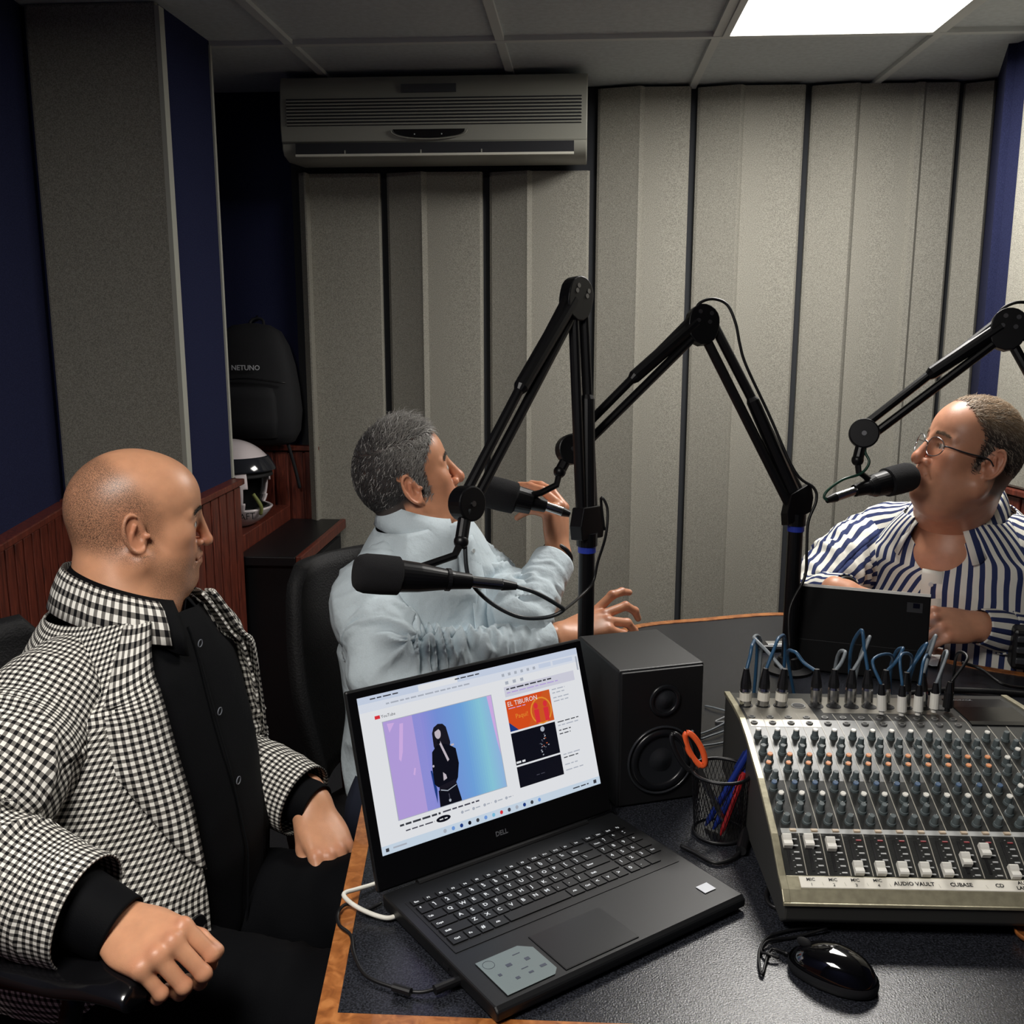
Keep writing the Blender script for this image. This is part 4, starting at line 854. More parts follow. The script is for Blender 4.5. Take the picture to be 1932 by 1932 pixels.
# helmet
hc = np.array([-1.150, 3.20, 0.80+0.138]); t = thing('helmet', (hc[0], hc[1], 0.80), 'white open-face motorcycle helmet with black markings on the niche shelf', 'helmet')
hf = vn(np.array([0.99, -0.05, 0])); hl = np.array([-hf[1], hf[0], 0]); Rh = np.array([hf, hl, lz]).T
def hshell(k_, rgrow, cond):
    n, m = 120, 84; V = []; 
    for j in range(m+1):
        th_ = math.pi*j/m
        for i in range(n):
            a = 2*math.pi*i/n; x, y, z = math.sin(th_)*math.cos(a), math.sin(th_)*math.sin(a), math.cos(th_)
            V.append([(0.150+rgrow)*x, (0.128+rgrow)*y, (0.145+rgrow)*z])
    V = np.array(V); fc = []
    for j in range(m):
        for i in range(n):
            q = (j*n+i, (j+1)*n+i, (j+1)*n+(i+1) % n, j*n+(i+1) % n); c = V[list(q)].mean(0)/np.array([.150, .128, .145])
            if cond(c): fc.append(q)
    return V@Rh.T+hc, fc
def front_open(c): return c[0] > 0.42+0.25*abs(c[1])*(1 if c[2] > 0 else 0.6) and c[2] < 0.36 and c[2] > -0.50
V, fc = hshell(0, 0, lambda c: c[2] > -0.93 and not front_open(c))
MB().add(V, fc).build('shell', mat('helmet_white', (214, 204, 206), 0.25, coat=0.5), t, smooth=True, solid=0.006)
V, fc = hshell(0, -0.012, lambda c: c[2] > -0.93 and not (c[0] > 0.45 and -0.5 < c[2] < 0.2)); MB().add(V, fc).build('lining', M_MATTE, t, smooth=True, solid=0.006)
V, fc = hshell(0, 0.006, lambda c: c[0] > 0.05 and 0.34 < c[2] < 0.66); MB().add(V, fc).build('visor', mat('visor_dark', (34, 36, 42), 0.1), t, smooth=True, solid=0.003)
V, fc = hshell(0, 0.0045, lambda c: (c[1] < 0 and (abs(c[2]-0.42) < 0.16 and 0.05 < c[0] < 0.45 and (0.45-c[0])*0.5 > abs(c[2]-0.42)))); MB().add(V, fc).build('arrow_marking', M_BLACK, t, smooth=True, solid=0.001)
bp_ = hc+Rh@np.array([0.075, -0.118, -0.095]); hd = vn(Rh@np.array([0.75, 0.66, 0.0])); mb = MB()
text_mesh('SHAFT', 0.030, bp_-hd*0.045+np.cross(hd, lz)*0.012, hd, lz, mb, 0); mb.build('lettering', M_BLACK, t)
MB().sph(hc+Rh@np.array([0.060, -0.122, 0.03]), (0.012, 0.005, 0.012), 14, 8, R=Rh).build('visor_pivot', M_CHROME, t, smooth=True)
MB().tube([hc+Rh@np.array(p) for p in ((0.10, -0.07, -0.02), (0.12, -0.06, -0.06), (0.115, -0.05, -0.09))], 0.006, 8).build('chin_strap', mat('strap_olive', (120, 126, 70), 0.6), t, smooth=True)
# backpack hanging on the wall
bpL, bpR, bpZ0, bpZ1, byB = -1.31, -0.995, 1.03, 1.455, 3.575
t = thing('backpack', ((bpL+bpR)/2, byB, bpZ0), 'black backpack with small white lettering hanging above the helmet in the niche', 'backpack')
G = []; n = 40
M_BAG = mat('bag_fabric', (20, 21, 25), 0.8, bump=(900, 0.4))
for j, (z, wx, dy) in enumerate([(0.0, 0.60, 0.3), (0.012, 0.86, 0.75), (0.05, 0.99, 0.98), (0.12, 1.04, 1.05), (0.20, 1.0, 1.0), (0.28, 0.93, 0.9), (0.345, 0.82, 0.76), (0.395, 0.66, 0.55), (0.418, 0.42, 0.3), (0.425, 0.1, 0.05)]):
    rowp = []
    for k in range(n):
        a = 2*math.pi*k/n; ca, sa = math.cos(a), math.sin(a); sx_ = np.sign(ca)*abs(ca)**0.55; sy_ = np.sign(sa)*abs(sa)**0.55
        rowp.append(((bpL+bpR)/2+0.155*wx*sx_, byB-0.085-0.080*dy*sy_+(0 if sy_ > 0 else 0), bpZ0+z))
    G.append(rowp)
MB().grid(G, True).build('bag_body', M_BAG, t, smooth=True)
G = []
for j, (z, wx, dy) in enumerate([(0.03, 0.5, 0.2), (0.035, 0.80, 0.9), (0.10, 0.86, 1.0), (0.17, 0.84, 1.0), (0.205, 0.74, 0.85), (0.21, 0.5, 0.2)]):
    G.append([((bpL+bpR)/2+0.12*wx*np.sign(math.cos(a))*abs(math.cos(a))**.5, byB-0.155-0.030*dy*np.sign(math.sin(a))*abs(math.sin(a))**.5, bpZ0+z) for a in np.linspace(0, 2*math.pi, n, endpoint=False)])
MB().grid(G, True).build('front_pocket', M_BAG, t, smooth=True)
MB().tube([(bpL+0.02, byB-0.17, bpZ0+0.225), ((bpL+bpR)/2, byB-0.178, bpZ0+0.24), (bpR-0.02, byB-0.172, bpZ0+0.225)], 0.003, 6).build('zip', M_BLACK, t, smooth=True)
mb = MB(); text_mesh('NETUNO', 0.024, (bpL+0.108, byB-0.172, bpZ0+0.268), (1, 0, 0), (0, 0.05, 1), mb, 0, bold=0.0004); mb.build('lettering', mat('bag_letters', (190, 192, 196), 0.5), t)
MB().tube([((bpL+bpR)/2-0.03, byB-0.05, bpZ1-0.04), ((bpL+bpR)/2-0.02, byB-0.02, bpZ1+0.01), ((bpL+bpR)/2+0.02, byB-0.02, bpZ1+0.01), ((bpL+bpR)/2+0.03, byB-0.05, bpZ1-0.04)], 0.005, 8).build('loop_handle', M_BAG, t, smooth=True)
MB().tube([(bpR-0.05, byB-0.1, bpZ0+0.04), (bpR-0.03, byB-0.07, bpZ0-0.08), (bpR-0.02, byB-0.05, bpZ0-0.16)], 0.006, 8).build('strap', M_BAG, t, smooth=True)
hk = MB().tube([((bpL+bpR)/2, YB, bpZ1+0.018), ((bpL+bpR)/2, YB-0.03, bpZ1+0.014), ((bpL+bpR)/2, YB-0.045, bpZ1+0.024)], 0.004, 8, sm=0).build('wall_hook', M_CHROME); tag(hk, 'metal wall hook holding the black backpack in the niche', 'hook')
# ============================================================ people: implicit surfaces for bodies, lofted cloth for clothes
def smin(a, b, k):
    if k <= 0: return np.minimum(a, b)
    h = np.clip(0.5+0.5*(b-a)/k, 0, 1); return b+(a-b)*h-k*h*(1-h)
def smax(a, b, k): return -smin(-a, -b, k)
def s_sph(P, c, r): return np.linalg.norm(P-c, axis=1)-r
def s_ell(P, c, r, R=None):
    Q = P-np.asarray(c)
    if R is not None: Q = Q@R
    r = np.asarray(r, float); k0 = np.linalg.norm(Q/r, axis=1); k1 = np.linalg.norm(Q/(r*r), axis=1)+1e-9
    return k0*(k0-1)/k1
def s_cap(P, a, b, ra, rb):
    a = np.asarray(a, float); b = np.asarray(b, float); d = b-a; t = np.clip((P-a)@d/(d@d), 0, 1)
    return np.linalg.norm(P-a-t[:, None]*d, axis=1)-(ra+(rb-ra)*t)
def nets(fn, lo, hi, vx):
    """surface nets with a coarse first pass"""
    lo = np.asarray(lo, float); hi = np.asarray(hi, float); n = np.ceil((hi-lo)/vx/4).astype(int)*4+1
    cn = (n-1)//4+1; ax = [lo[i]+vx*4*np.arange(cn[i]) for i in range(3)]
    G = np.stack(np.meshgrid(*ax, indexing='ij'), -1).reshape(-1, 3); C = fn(G).reshape(cn)
    lim = vx*4*1.9; near = np.abs(C) < lim
    blk = np.zeros(cn-1, bool)
    for dx in (0, 1):
        for dy in (0, 1):
            for dz in (0, 1): blk |= near[dx:cn[0]-1+dx, dy:cn[1]-1+dy, dz:cn[2]-1+dz]
    V = np.repeat(np.repeat(np.repeat(C, 4, 0), 4, 1), 4, 2)[:n[0], :n[1], :n[2]].copy(); V[np.abs(V) < lim] = lim
    Cs = np.repeat(np.repeat(np.repeat(np.sign(C), 4, 0), 4, 1), 4, 2)[:n[0], :n[1], :n[2]]
    V = np.where(Cs < 0, -np.abs(V), np.abs(V))
    act = np.zeros(n, bool); bi = np.argwhere(blk)
    off = np.stack(np.meshgrid(range(5), range(5), range(5), indexing='ij'), -1).reshape(-1, 3)
    idx = (bi[:, None]*4+off[None]).reshape(-1, 3); act[idx[:, 0], idx[:, 1], idx[:, 2]] = True
    ai = np.argwhere(act)
    for s in range(0, len(ai), 400000):
        q = ai[s:s+400000]; V[q[:, 0], q[:, 1], q[:, 2]] = fn(lo+q*vx)
    neg = V < 0; m = n-1
    cnt = np.zeros(m, int); acc = np.zeros((*m, 3))
    ed = [((0, 0, 0), (1, 0, 0)), ((0, 1, 0), (1, 1, 0)), ((0, 0, 1), (1, 0, 1)), ((0, 1, 1), (1, 1, 1)), ((0, 0, 0), (0, 1, 0)), ((1, 0, 0), (1, 1, 0)), ((0, 0, 1), (0, 1, 1)), ((1, 0, 1), (1, 1, 1)), ((0, 0, 0), (0, 0, 1)), ((1, 0, 0), (1, 0, 1)), ((0, 1, 0), (0, 1, 1)), ((1, 1, 0), (1, 1, 1))]
    sl = lambda A, o: A[o[0]:m[0]+o[0], o[1]:m[1]+o[1], o[2]:m[2]+o[2]]
    for a, b in ed:
        va, vb = sl(V, a), sl(V, b); x = (va < 0) != (vb < 0); t = np.where(x, va/np.where(x, va-vb, 1), 0)
        cnt += x
        for i in range(3): acc[..., i] += np.where(x, a[i]+t*(b[i]-a[i]), 0)
    cell = cnt > 0; ci = np.argwhere(cell); vid = -np.ones(m, int); vid[cell] = np.arange(len(ci))
    VV = lo+(ci+acc[cell]/cnt[cell][:, None])*vx; F = []
    for axis in range(3):
        o = [0, 0, 0]; o[axis] = 1
        A = neg[:n[0]-o[0], :n[1]-o[1], :n[2]-o[2]]; B = neg[o[0]:, o[1]:, o[2]:]
        e = np.argwhere(A != B); u, w_ = (axis+1) % 3, (axis+2) % 3
        ok = (e[:, u] > 0) & (e[:, w_] > 0) & (e[:, u] < m[u]) & (e[:, w_] < m[w_]); e = e[ok]
        du = np.zeros(3, int); du[u] = 1; dw = np.zeros(3, int); dw[w_] = 1
        c = [vid[tuple((e-du-dw).T)], vid[tuple((e-dw).T)], vid[tuple(e.T)], vid[tuple((e-du).T)]]
        q = np.stack(c, 1); flip = ~A[tuple(e.T)]; q[flip] = q[flip][:, ::-1]; F.append(q)
    F = np.vstack(F); F = F[(F >= 0).all(1)]
    return VV, F
def vnoise(x, y, seed=0):
    xi = np.floor(x).astype(int); yi = np.floor(y).astype(int); fx = x-xi; fy = y-yi; fx = fx*fx*(3-2*fx); fy = fy*fy*(3-2*fy)
    def h(a, b):
        q = np.sin(a*127.1+b*311.7+seed*74.7)*43758.5453; return q-np.floor(q)
    return (h(xi, yi)*(1-fx)+h(xi+1, yi)*fx)*(1-fy)+(h(xi, yi+1)*(1-fx)+h(xi+1, yi+1)*fx)*fy

SKIN = {}
def skin_mat(name, rough=0.40):
    m = mat(name, (200, 150, 120), rough, sss=0.12, bump=(900, 0.12)); nt = m.node_tree; b = nt.nodes['Principled BSDF']
    at = nt.nodes.new('ShaderNodeAttribute'); at.attribute_name = 'col'
    tc = nt.nodes.new('ShaderNodeTexCoord'); n = nt.nodes.new('ShaderNodeTexNoise'); n.inputs['Scale'].default_value = 55; n.inputs['Detail'].default_value = 5
    nt.links.new(tc.outputs['Object'], n.inputs['Vector'])
    n3 = nt.nodes.new('ShaderNodeTexNoise'); n3.inputs['Scale'].default_value = 800; n3.inputs['Detail'].default_value = 2; nt.links.new(tc.outputs['Object'], n3.inputs['Vector'])
    mr = nt.nodes.new('ShaderNodeMapRange'); mr.inputs['To Min'].default_value = 0.84; mr.inputs['To Max'].default_value = 1.14; nt.links.new(n.outputs['Fac'], mr.inputs['Value'])
    # alpha of the attribute = density of shaved hair: speckle it
    mr2 = nt.nodes.new('ShaderNodeMapRange'); mr2.inputs['From Min'].default_value = 0.42; mr2.inputs['From Max'].default_value = 0.58; nt.links.new(n3.outputs['Fac'], mr2.inputs['Value'])
    f2 = nmath(nt, 'MULTIPLY', at.outputs['Alpha'], nmath(nt, 'MULTIPLY_ADD', mr2.outputs[0], .72, .24)); mul = nt.nodes.new('ShaderNodeMixRGB'); mul.blend_type = 'MULTIPLY'; mul.inputs[0].default_value = 1
    nt.links.new(at.outputs['Color'], mul.inputs[1]); nt.links.new(mr.outputs[0], mul.inputs[2])
    nt.links.new(mixc(nt, f2, mul.outputs[0], lin((66, 54, 46))), b.inputs['Base Color']); return m
M_SKIN = skin_mat('skin'); 
def hair_mat(name):
    m = mat(name, (120, 115, 108), 0.55, spec=0.4); nt = m.node_tree; at = nt.nodes.new('ShaderNodeAttribute'); at.attribute_name = 'col'
    nt.links.new(at.outputs['Color'], nt.nodes['Principled BSDF'].inputs['Base Color']); return m
M_HAIR = hair_mat('hair'); M_EYE = mat('eye_white', (205, 198, 190), 0.15); M_IRIS = mat('iris', (44, 30, 22), 0.1)

def head_fn(h):
    """signed distance of a head in its own frame: x forward, y left, z up, metres; h = dict of personal proportions"""
    g = h.get; fat = g('fat', 0.0); nz = g('nose', 1.0)
    def fn(P):
        Q = P.copy(); Q[:, 1] = np.abs(Q[:, 1]); S_ = s_ell
        d = S_(Q, (-.006, 0, .044), (.098, .0765, .084))
        d = smin(d, S_(Q, (-.045, 0, .020), (.060, .066, .066)), .03)
        d = smin(d, S_(Q, (.042, 0, .048), (.050, .060, .050)), .03)
        d = smin(d, S_(Q, (.040, 0, -.022), (.048, .058+fat*.006, .062)), .03)
        d = smin(d, S_(Q, (.030, 0, -.058), (.050, .055+fat*.012, .036+fat*.006)), .025)
        d = smin(d, s_cap(Q, (-.002, .056+fat*.008, -.045), (.064, .026, -.086), .018+fat*.006, .014), .022)
        d = smin(d, s_sph(Q, (.077, 0, -.086), .0175), .016)
        d = smin(d, S_(Q, (.074, 0, -.052), (.026, .031, .030)), .014)
        d = smin(d, s_sph(Q, (.060, .046, -.008), .018), .028)
        d = smin(d, s_cap(Q, (.089, .010, .030), (.072, .047, .026), .0085, .008), .010)
        if fat: d = smin(d, S_(Q, (.048, .034, -.045), (.030, .026, .034)), .02)
        d = smax(d, -S_(Q, (.1035, .033, .008), (.020, .019, .0125)), .010)
        d = smin(d, s_sph(Q, (.0762, .032, .0075), .0128), .004)
        d = smax(d, -s_ell(Q, (.0905, .032, .0078), (.0085, .0138, .0050)), .0014); d = smin(d, s_cap(Q, (.0865, .020, .0150), (.0800, .045, .0130), .0034, .0028), .004)
        d = smin(d, s_cap(Q, (.093, 0, .020), (.1055+.004*nz, 0, -.023), .0078, .0100*nz), .010)
        d = smin(d, s_sph(Q, (.1060+.004*nz, 0, -.0270), .0108*nz), .006)
        d = smin(d, s_sph(Q, (.0955, .0135*nz, -.0300), .0088*nz), .006)
        d = smax(d, -s_sph(Q, (.1030, .0080, -.0375), .0042), .003)
        d = smin(d, s_cap(Q, (.0975, 0, -.0495), (.086, .021, -.0545), .0058, .0030), .005)
        d = smin(d, s_cap(Q, (.0955, 0, -.0615), (.085, .019, -.0575), .0068, .0030), .005)
        d = smax(d, -s_cap(Q, (.1055, 0, -.0552), (.088, .024, -.0560), .0022, .0014), .0015)
        d = smax(d, -s_cap(Q, (.100, .014, -.034), (.082, .034, -.060), .0022, .0018), .008)
        # ears
        e = s_ell(Q, (-.010, .081, .003), (.0190, .0060, .0300), RE); e = smax(e, -s_ell(Q, (-.010, .0900, .005), (.0140, .0075, .0235), RE), .004); e = smin(e, s_cap(Q, (-.018, .084, -.008), (-.010, .0855, .018), .0032, .0028), .003)
        ring = np.abs(s_ell(Q, (-.011, .086, .006), (.0185, .010, .0285), RE)); e = smin(e, s_cap(Q, (-.004, .079, -.024), (.000, .078, -.028), .0075, .0065), .006)
        rim = smax(s_tor(Q), -1, 0); e = smin(e, rim, .003)
        e = smax(e, -s_ell(Q, (-.003, .0865, .001), (.0075, .0085, .0115), RE), .002)
        e = smin(e, s_sph(Q, (.0085, .0790, .000), .0045), .004)
        d = smin(d, e, .005)
        return d
    return fn
ea = math.radians(-14); ez_ = math.radians(24)
RE = np.array([[math.cos(ea), 0, math.sin(ea)], [0, 1, 0], [-math.sin(ea), 0, math.cos(ea)]])@np.array([[math.cos(ez_), math.sin(ez_), 0], [-math.sin(ez_), math.cos(ez_), 0], [0, 0, 1]])
def s_tor(Q):
    p = (Q-np.array([-.011, .0860, .005]))@RE; a = p[:, 0]/.0175; b = p[:, 2]/.0300; r = np.sqrt(a*a+b*b)+1e-9
    q = (r-1)*(.0175*np.abs(a)/r+.0300*np.abs(b)/r); cut = np.maximum(0, (p[:, 0]-.009)-0*p[:, 2])*1.5
    return np.sqrt(q*q+(p[:, 1])**2)-.0041+cut
def hand_prims(side, curl=(.3, .3, .3, .35), spread=0.06, thumb=(0.6, 0.3), scale=1.0, mcp=None):
    """capsules of a hand: x to the fingertips, z out of the back, thumb on y*side"""
    L_ = []; s = scale
    mc_ = [(.092, .030, .002), (.098, .0095, .004), (.093, -.011, .003), (.084, -.029, -.001)]
    seg = [(.046, .027, .023), (.051, .031, .024), (.047, .029, .024), (.037, .022, .021)]
    for i, ((x, y, z), sg) in enumerate(zip(mc_, seg)):
        L_.append(((.006, y*.55, 0), (x, y, z-.003), .0125, .0105, 'palm'))
        c = curl[i]; c = (c, c*1.25, c*0.8) if not isinstance(c, tuple) else c
        p = np.array([x, y, z]); a = 0; sp = spread*(1.2-i*0.85)
        for j, l in enumerate(sg):
            a += c[j]; d_ = np.array([math.cos(a)*math.cos(sp), math.sin(sp)*math.cos(a), -math.sin(a)]); q = p+d_*l
            r0 = (.0098, .0088, .0080, .0066)[j]*(0.88 if i == 3 else 1); r1 = (.0088, .0080, .0066)[j]*(0.88 if i == 3 else 1)
            L_.append((tuple(p), tuple(q), r0, r1, 'f')); p = q
    t0, t1 = thumb; b = np.array([.018, .020, -.008]); d1 = vn([math.cos(t0), math.sin(t0), -0.25]); m1 = b+d1*.046
    d2 = vn([math.cos(t0-t1), math.sin(t0-t1), -0.35]); m2 = m1+d2*.034; d3 = vn([math.cos(t0-t1*2), math.sin(t0-t1*2), -0.35]); m3 = m2+d3*.027
    L_ += [(tuple(b), tuple(m1), .0165, .0120, 'palm'), (tuple(m1), tuple(m2), .0112, .0098, 'f'), (tuple(m2), tuple(m3), .0098, .0078, 'f')]
    return [(np.array([a[0], a[1]*side, a[2]])*s, np.array([b_[0], b_[1]*side, b_[2]])*s, r0*s, r1*s, k) for a, b_, r0, r1, k in L_]
def hand_fn(prims, wr=.027, s=1.0):
    def fn(P):
        d = s_ell(P, (.052*s, 0, -.001), (.050*s, .040*s, .0135*s))
        for a, b, r0, r1, k in prims:
            if k == 'palm': d = smin(d, s_cap(P, a, b, r0, r1), .012)
        f = None
        for a, b, r0, r1, k in prims:
            if k == 'f': q = s_cap(P, a, b, r0, r1); d = smin(d, q, .0045)
        d = smin(d, s_ell(P, (-.012, 0, 0), (.040, wr, wr*.80)), .02)
        d = smin(d, s_cap(P, (-.030, 0, 0), (-.01, 0, 0), wr*.95, wr*.85), .02)
        return d
    return fn
def frame(x, z):
    x = vn(x); z = np.asarray(z, float); z = vn(z-np.dot(z, x)*x); return np.array([x, np.cross(z, x), z]).T
class Body:
    def __init__(s): s.V = []; s.F = []; s.C = []; s.n = 0
    def add(s, V, Fq, col):
        s.V.append(V); s.F.append(Fq+s.n); s.n += len(V); s.C.append(col)
    def build(s, t, name='body'):
        V = np.vstack(s.V)-np.array(t.location); Fq = np.vstack(s.F); me = bpy.data.meshes.new(name)
        me.vertices.add(len(V)); me.vertices.foreach_set('co', V.ravel()); me.loops.add(Fq.size); me.loops.foreach_set('vertex_index', Fq.ravel().astype(np.int32))
        me.polygons.add(len(Fq)); me.polygons.foreach_set('loop_start', np.arange(0, Fq.size, 4, dtype=np.int32)); me.update(calc_edges=True); me.validate()
        me.polygons.foreach_set('use_smooth', [True]*len(me.polygons)); at = me.color_attributes.new('col', 'FLOAT_COLOR', 'POINT'); at.data.foreach_set('color', np.vstack(s.C).ravel())
        me.materials.append(M_SKIN); o = bpy.data.objects.new(name, me); COL.objects.link(o); o.parent = t; return o
def elb(s_, e, w, k=.22): return np.asarray(e)*(1-k)+(np.asarray(s_)+np.asarray(w))/2*k
def sstep(a, b, x): t = np.clip((x-a)/(b-a), 0, 1); return t*t*(3-2*t)
def head_color(L, base, h):
    """per-vertex skin colour in head coordinates, with lips, brows and shaved hair (in alpha)"""
    x, y, z = L[:, 0], np.abs(L[:, 1]), L[:, 2]; n = len(L); c = np.tile(np.array(lin(base)), (n, 1)); a = np.zeros(n)
    def mixto(c, m, rgb): return c*(1-m[:, None])+np.array(lin(rgb))*m[:, None]
    red = np.exp(-(((x-.10)/.03)**2+(y/.022)**2+((z+.022)/.018)**2))*.45+np.exp(-(((x-.07)/.03)**2+((y-.045)/.02)**2+((z+.02)/.025)**2))*.30+np.exp(-(((y-.086)/.012)**2+((x+.01)/.03)**2+((z-.004)/.035)**2))*.35
    c = mixto(c, np.clip(red, 0, 1), h.get('red', (196, 108, 84)))
    lip = np.exp(-(((z+.0555)/.0085)**4+(y/.021)**4))*sstep(.082, .092, x); c = mixto(c, lip*.6, (150, 84, 74))
    by = .036+.06*(0.045-y)*0; br = np.exp(-(((z-(.033-((y-.028)**2)*9))/.0052)**2))*sstep(.008, .015, y)*(1-sstep(.044, .052, y))*sstep(.055, .07, x); c = mixto(c, br*h.get('browd', .8), h.get('brow', (50, 40, 34)))
    lid = np.exp(-(((z-.0080)/.0034)**2+((y-.032)/.014)**4))*sstep(.070, .078, x); c = mixto(c, lid*.75, (40, 26, 22))
    beard = sstep(-.030, -.05, z)*sstep(.0, .03, x)*(1-lip); a = np.maximum(a, beard*h.get('beard', .0))
    if 'shave' in h:
        hl = sstep(.055, .020, x-0.5*np.maximum(0, z-.06)*-1-0.10*(z > 9)); top = 1-sstep(.105, .122, z+.10*(x+.02))
        front = 1-sstep(-.005, .04, x+1.0*np.maximum(0, z-.05)); low = sstep(-.055, -.02, z+0.25*(x+.03)); m = np.clip(front*low*(0.25+.75*top), 0, 1)
        m = np.maximum(m, sstep(.02, .0, np.abs(x-.022))*sstep(-.02, .0, z)*sstep(.05, .03, z)*.5*(y > .05)); m *= (1-np.exp(-((y-.086)/.008)**2)*(np.abs(x+.01) < .024)*(np.abs(z-.004) < .034))
        a = np.maximum(a, m*h['shave'])
    if 'hairmask' in h:
        m = h['hairmask'](L); c = mixto(c, m*.95, h.get('scalp', (90, 84, 80)))
    return np.hstack([c, a[:, None]])
def build_head(B, h, org, f, pitch, roll, sc, skin, neck_to, neck_r, vox=.0021):
    """adds head+neck to the body; returns the transform"""
    f = vn([f[0], f[1], 0]); l = np.array([-f[1], f[0], 0]); u = np.array([0, 0, 1.0])
    f2 = f*math.cos(pitch)+u*math.sin(pitch); u2 = -f*math.sin(pitch)+u*math.cos(pitch)
    l2 = l*math.cos(roll)+u2*math.sin(roll); u3 = -l*math.sin(roll)+u2*math.cos(roll); R = np.array([f2, l2, u3]).T
    to_l = lambda W: (W-org)@R/sc; hf = head_fn(h); nb = to_l(np.asarray(neck_to)[None])[0]; nr = neck_r/float(np.mean(sc))
    nk = [(np.array([-.028, 0, -.03]), nb+np.array([-.012, 0, 0]), nr*.93, nr*1.08)]
    def fn(P):
        d = hf(P); d = smin(d, s_cap(P, *nk[0]), .02+0.0)
        d = smin(d, s_cap(P, (.012, 0, -.06), nb+np.array([.02, 0, .0]), nr*.82, nr*.9), .025)
        if h.get('jowl'): d = smin(d, s_ell(P, (.034, 0, -.094), (.046, .05, .026*h['jowl'])), .03)
        return d
    lo = np.minimum([-.125, -.105, -.12], nb-nr*1.3-.0); hi = np.maximum([.135, .105, .15], nb+nr*1.3)
    V, Fq = nets(fn, lo, hi, vox); C = head_color(V, skin, h); B.add((V*sc)@R.T+org, Fq, C)
    return R
def head_pt(R, org, sc, p): return R@(np.asarray(p, float)*sc)+org
def eyes(t, R, org, sc):
    for s_, n_ in ((1, 'left'), (-1, 'right')):
        c = head_pt(R, org, sc, (.0769, .032*s_, .0075)); mb = MB(); mb.sph(c, .0120*sc, 18, 12, 0); ir = head_pt(R, org, sc, (.0807, .0318*s_, .0078)); mb.sph(ir, .0088*sc*np.array([1, 1, 1]), 14, 10, 1)
        mb.build('eye', [M_EYE, M_IRIS], t, smooth=True)
def build_hand(B, wrist, xd, zd, side, skin, scale=1.0, vox=.0021, **kw):
    R = frame(xd, zd); pr = hand_prims(side, scale=scale, **kw); fn = hand_fn(pr, .027*scale, scale)
    pts = np.array([p for a, b, *_ in pr for p in (a, b)]); lo = np.minimum(pts.min(0)-.018, [-.10, -.05, -.04]); hi = np.maximum(pts.max(0)+.018, [.1, .05, .04])
    V, Fq = nets(fn, lo, hi, vox); C = np.tile(np.array([*lin(skin), 0.0]), (len(V), 1))
    # redder knuckles and fingertips, pale nails
    for a, b, r0, r1, k in pr:
        if k == 'f':
            m = np.exp(-(np.linalg.norm(V-a-np.array([0, 0, r0*.7]), axis=1)/(r0*1.1))**2)*.35; C[:, :3] = C[:, :3]*(1-m[:, None])+np.array(lin((186, 112, 88)))*m[:, None]
    for i in (2, 5, 8, 11, -1):
        fl = [q for q in pr if q[4] == 'f']; q = fl[i] if i >= 0 else fl[-1]; d = vn(q[1]-q[0]); up = np.array([0, 0, 1.0]); up = vn(up-np.dot(up, d)*d); c = q[1]+up*q[3]*.9-d*.001
        m = np.exp(-(np.linalg.norm(V-c, axis=1)/(q[3]*.8))**4)*.6; C[:, :3] = C[:, :3]*(1-m[:, None])+np.array(lin((226, 176, 156)))*m[:, None]
    B.add(V@R.T+np.asarray(wrist), Fq, C)
def core(B, prims, skin, vox=.007):
    def fn(P):
        d = None
        for a, b, ra, rb in prims:
            q = s_cap(P, a, b, ra, rb); d = q if d is None else smin(d, q, .04)
        return d
    pts = np.array([p for a, b, *_ in prims for p in (a, b)]); r = max(max(q[2], q[3]) for q in prims)
    V, Fq = nets(fn, pts.min(0)-r-.02, pts.max(0)+r+.02, vox); B.add(V, Fq, np.tile(np.array([*lin(skin), 0.0]), (len(V), 1)))

# ---- cloth
def catm(T, vals, t):
    vals = np.asarray(vals, float); return np.stack([np.interp(t, T, vals[:, i]) for i in range(vals.shape[1])], -1) if vals.ndim > 1 else np.interp(t, T, vals)
def smoothed(a, k):
    a = np.array(a, float)
    for _ in range(k): b = a.copy(); b[1:-1] = (a[:-2]+2*a[1:-1]+a[2:])/4; a = b
    return a
class Torso:
    """stack of rounded sections along a spine: S(phi, s) gives a point; phi 0 = front, grows to the wearer's left"""
    def __init__(s, P0, P1, f, secs, bow=0.0, ns=90, expo=0.82, shr=None):
        s.ns = ns; s.t = np.linspace(0, 1, ns); T = [q[0] for q in secs]; s.P0 = np.asarray(P0, float); s.P1 = np.asarray(P1, float)
        s.f = vn([f[0], f[1], 0]); s.l = np.array([-s.f[1], s.f[0], 0]); s.dim = np.stack([smoothed(np.interp(s.t, T, [q[i] for q in secs]), 5) for i in (1, 2, 3)], 1); s.ex = expo
        s.bow = bow; up = vn(s.P1-s.P0); s.up = up; s.ff = vn(s.f-np.dot(s.f, up)*up)
    def c(s, t):
        t = np.asarray(t)[..., None]; return s.P0+(s.P1-s.P0)*t+s.ff*(s.bow*np.sin(np.pi*t))
    def pt(s, phi, t, off=0.0):
        phi = np.asarray(phi, float); t = np.asarray(t, float); a, bf, bb = (np.interp(t, s.t, s.dim[:, i]) for i in range(3))
        cs, sn = np.cos(phi), np.sin(phi); e = s.ex; X = np.sign(cs)*np.abs(cs)**e; Y = np.sign(sn)*np.abs(sn)**e
        b = np.where(cs > 0, bf, bb)+off; a = a+off
        # sloping shoulders: the sides of the upper rings drop
        drop = -0.050*np.abs(Y)**2*sstep(.78, .90, t)*(1-sstep(.90, 1.0, t))
        return s.c(t)+s.ff*(X*b)[..., None]+s.l*(Y*a)[..., None]+s.up*drop[..., None]
